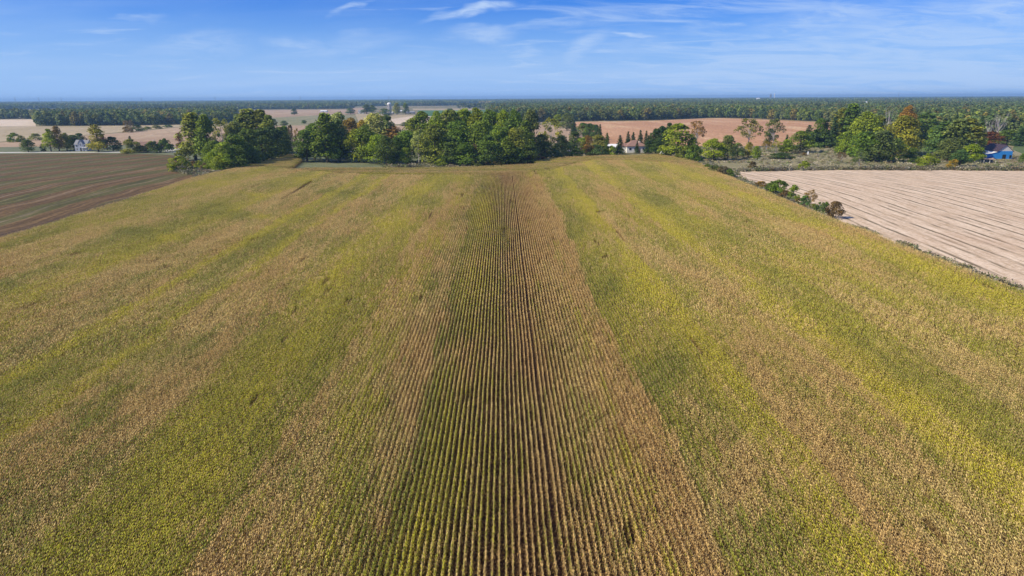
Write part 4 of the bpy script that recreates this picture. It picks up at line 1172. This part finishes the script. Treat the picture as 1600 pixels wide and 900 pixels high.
rf = hip(e, -5.0, 6.6, 0, 9, 3.9, 3.3, 4.6, white, hiproof)
w = MB(); w.box(-6.9, -3.2, 2.0, 7.5, 0, 3.6); w.build('side_wing', white, e)
m = MB(); v = [(-7.3, 1.5, 3.6), (-5.02, 1.5, 3.6), (-5.02, 8, 3.6), (-7.3, 8, 3.6), (-5.02, 4.75, 5.6), (-6.0, 4.75, 5.6)]
m.add(v, [[0, 1, 4, 5], [3, 5, 4, 2], [0, 5, 3], [1, 2, 4], [0, 3, 2, 1]]); m.build('wing_roof', hiproof, e)
win(e, -3.6, -2.0, 1.4, 2.9, 0); win(e, -.6, .8, 1.4, 2.9, 0); win(e, 4.4, 5.6, 1.4, 2.9, 0)
d = MB(); d.box(2.2, 3.2, -.08, -.004, .05, 2.4); d.build('door', brick, e)
c = MB(); c.box(2.6, 3.5, 2.2, 3.0, 4.6, 6.7); c.build('chimney', cream, rf)
e, k = place('garage', 955.5, 236.5, 'white garage end showing between light bushes and broad spruce', 'garage', math.radians(-6))
gable_block(e, -2.6, 3.6, 0, 6, 2.6, 1.5, white, tin)
d = MB(); d.box(-1.8, .9, -.07, -.004, .03, 2.1); d.build('garage_door', cream, e)
# small pale-roofed shed among the bushes
e, k = place('shed', 890, 244.5, 'small shed with curved pale roof among the bushes by the corn', 'shed', .1)
m = MB(); m.box(-2, 2, 0, 3, 0, 2.6); m.build('wall', navy, e)
m = MB(); n = 8; pts = [(-2.3 + 4.6 * i / n, -.3, 2.6 + .9 * math.sin(PI * i / n)) for i in range(n + 1)]; m.slab(pts, (0, 3.6, 0)); m.build('roof', silverw, e)
d = MB(); d.box(-.5, .5, -.06, -.004, .02, 1.9); d.build('door', dark_in, e)
# white shed at the corn's far corner
e, k = place('shed', 1036.2, 243.8, 'small white shed at the far corner of the corn', 'shed', math.radians(8))
gable_block(e, -1.35, 1.35, 0, 2.4, 1.9, .7, white, tin, 'y', .15)
d = MB(); d.box(-.4, .4, -.06, -.004, .02, 1.6); d.build('door', silverw, e)
# house hidden in the grove
e, k = place('hidden_house', 533, 249.5, 'slate-coloured house half hidden under the grove trees', 'house', math.radians(-14))
rf = gable_block(e, -3.6, 4.2, 0, 8, 2.7, 1.9, navy, shingle, 'y', .5)
win(e, -2.6, -1.2, .9, 2.1, 0); win(e, .9, 2.6, .9, 2.1, 0)
d = MB(); d.box(-.5, .45, -.07, -.004, .03, 2.05); d.build('door', white, e)
# barn
e, k = place('barn', 1569, 248.2, 'bright blue barn with plum roof and grey gable', 'barn', math.radians(-8))
m = MB(); m.box(-3.6, 3.6, 0, 15, 0, 4.0); m.build('wall', blue, e)
m = MB(); m.slab([(-3.6, 0, 4.0), (3.6, 0, 4.0), (0, 0, 7.0)], (0, 15, 0)); m.build('gable', silverw, e)
m = MB(); s = 3.0 / 3.6
for a in (-1, 1): m.slab([(a * 4.1, -.4, 4.0 - .5 * s + .04), (a * 4.1, 15.4, 4.0 - .5 * s + .04), (0, 15.4, 7.04), (0, -.4, 7.04)], (0, 0, .16))
m.build('roof', plum, e)
m = MB(); m.slab([(-9.2, -.02, 0), (-3.61, -.02, 0), (-3.61, -.02, 3.55), (-9.2, -.02, 2.1)], (0, 11.5, 0)); m.build('lean_to', blue, e)
m = MB(); m.slab([(-9.7, -.3, 2.0), (-3.7, -.3, 3.56), (-3.7, 11.8, 3.56), (-9.7, 11.8, 2.0)], (0, 0, .14)); m.build('lean_to_roof', tin, e)
m = MB(); m.box(-1.1, .6, -.06, -.004, .02, 2.2); m.build('door', dark_in, e)
m = MB(); m.box(2.3, 3.3, -.06, -.004, .3, 1.9); m.build('door', dark_in, e)
for x in np.arange(-3.4, 3.6, .72): m = MB(); m.box(x, x + .05, -.035, -.003, 0.1, 3.95); m.build('batten', blue, e)
e, k = place('shelter', 1546, 255.3, 'open shelter with rusty pale roof in front of the barn', 'shelter', math.radians(-6))
m = MB(); m.slab([(-2.9, -.3, 2.0), (2.9, -.3, 1.7), (2.9, 2.8, 2.1), (-2.9, 2.8, 2.4)], (0, 0, .12)); m.build('roof', rustm, e)
for x in (-2.7, 0, 2.7):
    for y in (0, 2.5): m = MB(); m.tube((x, y, 0), (x, y, 1.75 + (.3 if y else 0)), .09, .09); m.build('post', white, e)
m = MB(); m.box(-2.7, 2.7, 2.58, 2.68, 0, 2.0); m.build('back_wall', navy, e)
# cream cottage with chimney behind the lime bush
e, k = place('cottage', 1530, 240, 'cream chimney and roof of a cottage behind the lime bush', 'cottage', .2)
rf = gable_block(e, -3, 3, 0, 6, 2.4, 1.6, cream, brownroof)
c = MB(); c.box(-1.1, 0, 2.4, 3.4, 3.2, 6.0); c.build('chimney', cream, rf)
win(e, -1.8, -.8, .9, 1.9, 0)
# white marker
e, k = place('field_marker', 1262.5, 241.5, 'small white folding marker standing in the meadow', 'marker')
m = MB(); m.slab([(-.7, 0, 0), (.5, 0, 0), (.5, .5, 1.7), (-.2, .5, 1.7)], (0, .06, 0)); m.build('board', white, e)
m = MB(); m.slab([(.2, 1.1, 0), (1.2, 1.1, 0), (.45, .6, 1.6), (.1, .6, 1.6)], (0, .06, 0)); m.build('prop', white, e)
# tan soil bank seen between the trunks
sheet('sandy_bank', [(1431, 219), (1452, 218), (1453, 225), (1430, 226)], .03, tan)

# far farmstead
def farm_block(name, px, py, w, d, h, rise, wm, rm, label, cat, axis='x', rz=0.0, wins=2):
    e, k = place(name, px, py, label, cat, rz); w = w / k
    gable_block(e, -w / 2, w / 2, 0, d, h, rise, wm, rm, axis)
    for i in range(wins): x = -w / 2 + w * (i + .7) / (wins + .4); win(e, x - .7, x + .7, h * .35, h * .7, 0)
    m = MB(); m.box(-w * .08, w * .08, -.08, -.004, .02, h * .3 + 1.0); m.build('door', dark_in, e)
    return e
farm_block('farmhouse', 564, 177.6, 8.5, 9, 4.8, 3.4, white, shingle, 'white two-storey farmhouse far off beside dark trees', 'house')
farm_block('barn', 629, 175.4, 9, 14, 2.6, 2.4, navy, tin, 'low far barn with bright white roof past the silo', 'barn')
farm_block('barn', 641, 177.6, 13, 14, 2.8, 2.2, navy, shingle, 'long dark far barn beside the green field', 'barn', wins=4)
farm_block('barn', 597, 178, 11, 12, 4.4, 3.0, silverw, brownroof, 'brown-roofed far barn left of the silo', 'barn')
farm_block('barn', 386.5, 175.8, 9, 16, 2.6, 2.0, white, tin, 'far white barn beyond the dark woodlot crowns', 'barn', wins=3)
farm_block('barn', 505, 175.4, 10, 16, 2.6, 2.0, white, tin, 'far white barn on the tan field under the forest edge', 'barn', wins=3)
farm_block('barn', 59, 179.4, 9, 16, 3.0, 2.2, white, tin, 'white barn on the far beige strip', 'barn', wins=3)
farm_block('barn', 34, 184, 8, 14, 3.0, 2.2, silverw, shingle, 'grey barn at the near edge of the far beige strip', 'barn', wins=2)
farm_block('barn', 83, 177.5, 5, 10, 5.0, 3.0, silverw, shingle, 'small grey barn at the end of the far beige strip', 'barn', wins=1)
farm_block('barn', 1352, 170.5, 5, 10, 16.5, 2, silverw, tin, 'pale building peeking over the treetops', 'building', wins=2)
farm_block('barn', 1185, 160.2, 4, 20, 22, 3, white, tin, 'tiny white mill block standing above the far forest', 'building', wins=2)
def silo(px, py, yt, w, label):
    e, k = place('silo', px, py, label, 'silo'); b = at(px, py); h = (py - yt) / k; r = w / k / 2
    m = MB(); m.tube((0, 0, 0), (0, 0, h - r * .8), r, r, 20); m.build('shaft', concrete, e)
    m = MB()
    for i in range(5): a, c = i * PI / 10, (i + 1) * PI / 10; m.tube((0, 0, h - r * .8 + r * .8 * math.sin(a)), (0, 0, h - r * .8 + r * .8 * math.sin(c)), r * 1.03 * math.cos(a), max(.05, r * 1.03 * math.cos(c)), 20, cap=False)
    m.build('dome', dome, e)
    for i in range(9): m = MB(); z = (h - r) * (i + .5) / 9; m.tube((0, 0, z), (0, 0, z + .18), r * 1.015, r * 1.015, 20); m.build('hoop', steel, e)
    m = MB(); m.tube((-r * .7, -r * .9, 0), (-r * .7, -r * .9, h - r), .5, .5, 6); m.build('chute', silverw, e)
silo(608.8, 178.6, 160.8, 6.6, 'tall grey concrete silo with pale dome at the far farmstead')
silo(614, 178.8, 174.2, 3.4, 'short squat bin standing beside the tall silo')

# masts and pylons on the horizon
def pylon(px, d, h, i):
    b = at(px, 163); b = Vector((b.x, b.y, 0)).normalized() * d
    e = empty('pylon', b, 0); tag(e, 'grey steel lattice power pylon on the horizon above the forest', 'pylon', 'power pylons along the horizon')
    legs = [(-1, -1), (1, -1), (1, 1), (-1, 1)]
    for x, y in legs: m = MB(); m.tube((x * 4, y * 4, 0), (x * 1.0, y * 1.0, h * .7), .35, .28, 4); m.tube((x * 1.0, y * 1.0, h * .7), (x * .2, y * .2, h), .28, .2, 4); m.build('leg', steel, e)
    for z, w in ((.70, 9), (.82, 7.5), (.93, 6)): m = MB(); m.box(-w, w, -.5, .5, h * z, h * z + .8); m.build('cross_arm', steel, e)
    m = MB()
    for j in range(7):
        z0, z1 = h * .1 * j, h * .1 * (j + 1); a, c = 4 - 3 * z0 / (h * .7), 4 - 3 * z1 / (h * .7)
        m.tube((-a, -a, z0), (c, -c, z1), .18, .18, 4); m.tube((a, a, z0), (-c, c, z1), .18, .18, 4)
    m.build('bracing', steel, e)
for i, (px, d, h) in enumerate([(25, 6000, 58), (62, 6400, 58), (97, 6800, 58), (222, 6200, 52), (337, 5600, 54), (470, 5600, 55), (608, 6000, 54)]): pylon(px, d, h, i)
def tower_at(px, d): b = at(px, 163); return Vector((b.x, b.y, 0)).normalized() * d
e = empty('water_tower', tower_at(1209, 6500)); tag(e, 'slim white water tower on the distant horizon', 'water tower')
m = MB(); m.tube((0, 0, 0), (0, 0, 46), 3.2, 2.6, 12); m.build('shaft', white, e); m = MB(); m.tube((0, 0, 46), (0, 0, 50), 2.6, 6.5, 14); m.tube((0, 0, 50), (0, 0, 56), 6.5, 5.6, 14); m.tube((0, 0, 56), (0, 0, 58), 5.6, 1, 14); m.build('tank', white, e)
e = empty('elevator_tower', tower_at(1203, 6500)); tag(e, 'dark square tower beside the white water tower on the horizon', 'tower')
m = MB(); m.box(-6, 6, -6, 6, 0, 50); m.build('shaft', steel, e); m = MB(); m.box(-3.5, 3.5, -3.5, 3.5, 50, 56); m.build('headhouse', steel, e)
for px, h, lab in ((1402, 64, 'thin radio mast on the horizon above the autumn trees'), (941, 50, 'short mast on the horizon above the clay field wood'), (1041, 48, 'tiny dark mast on the horizon above the rust tree')):
    e = empty('mast', tower_at(px, 6000)); tag(e, lab, 'mast'); m = MB(); m.tube((0, 0, 0), (0, 0, h), 1.4, .8, 4); m.build('pole', steel, e); m = MB(); m.box(-2.5, 2.5, -1, 1, h * .8, h * .84); m.build('platform', steel, e)

# ------------------------------------------------------------------ haze
m = MB(); m.box(-16200, 16200, -1700, 17000, -1.5, 62); 
hz = bpy.data.materials.new('haze'); hz.use_nodes = True; t = NT(hz.node_tree); t.n.clear()
out = t.new('ShaderNodeOutputMaterial'); pv = t.new('ShaderNodeVolumePrincipled')
pv.inputs['Color'].default_value = C(*HAZE_COL); pv.inputs['Density'].default_value = HAZE_D; pv.inputs['Anisotropy'].default_value = 0.1
t.link(pv.outputs[0], out.inputs['Volume'])
h_ = m.build('haze', hz); tag(h_, kind='stuff')
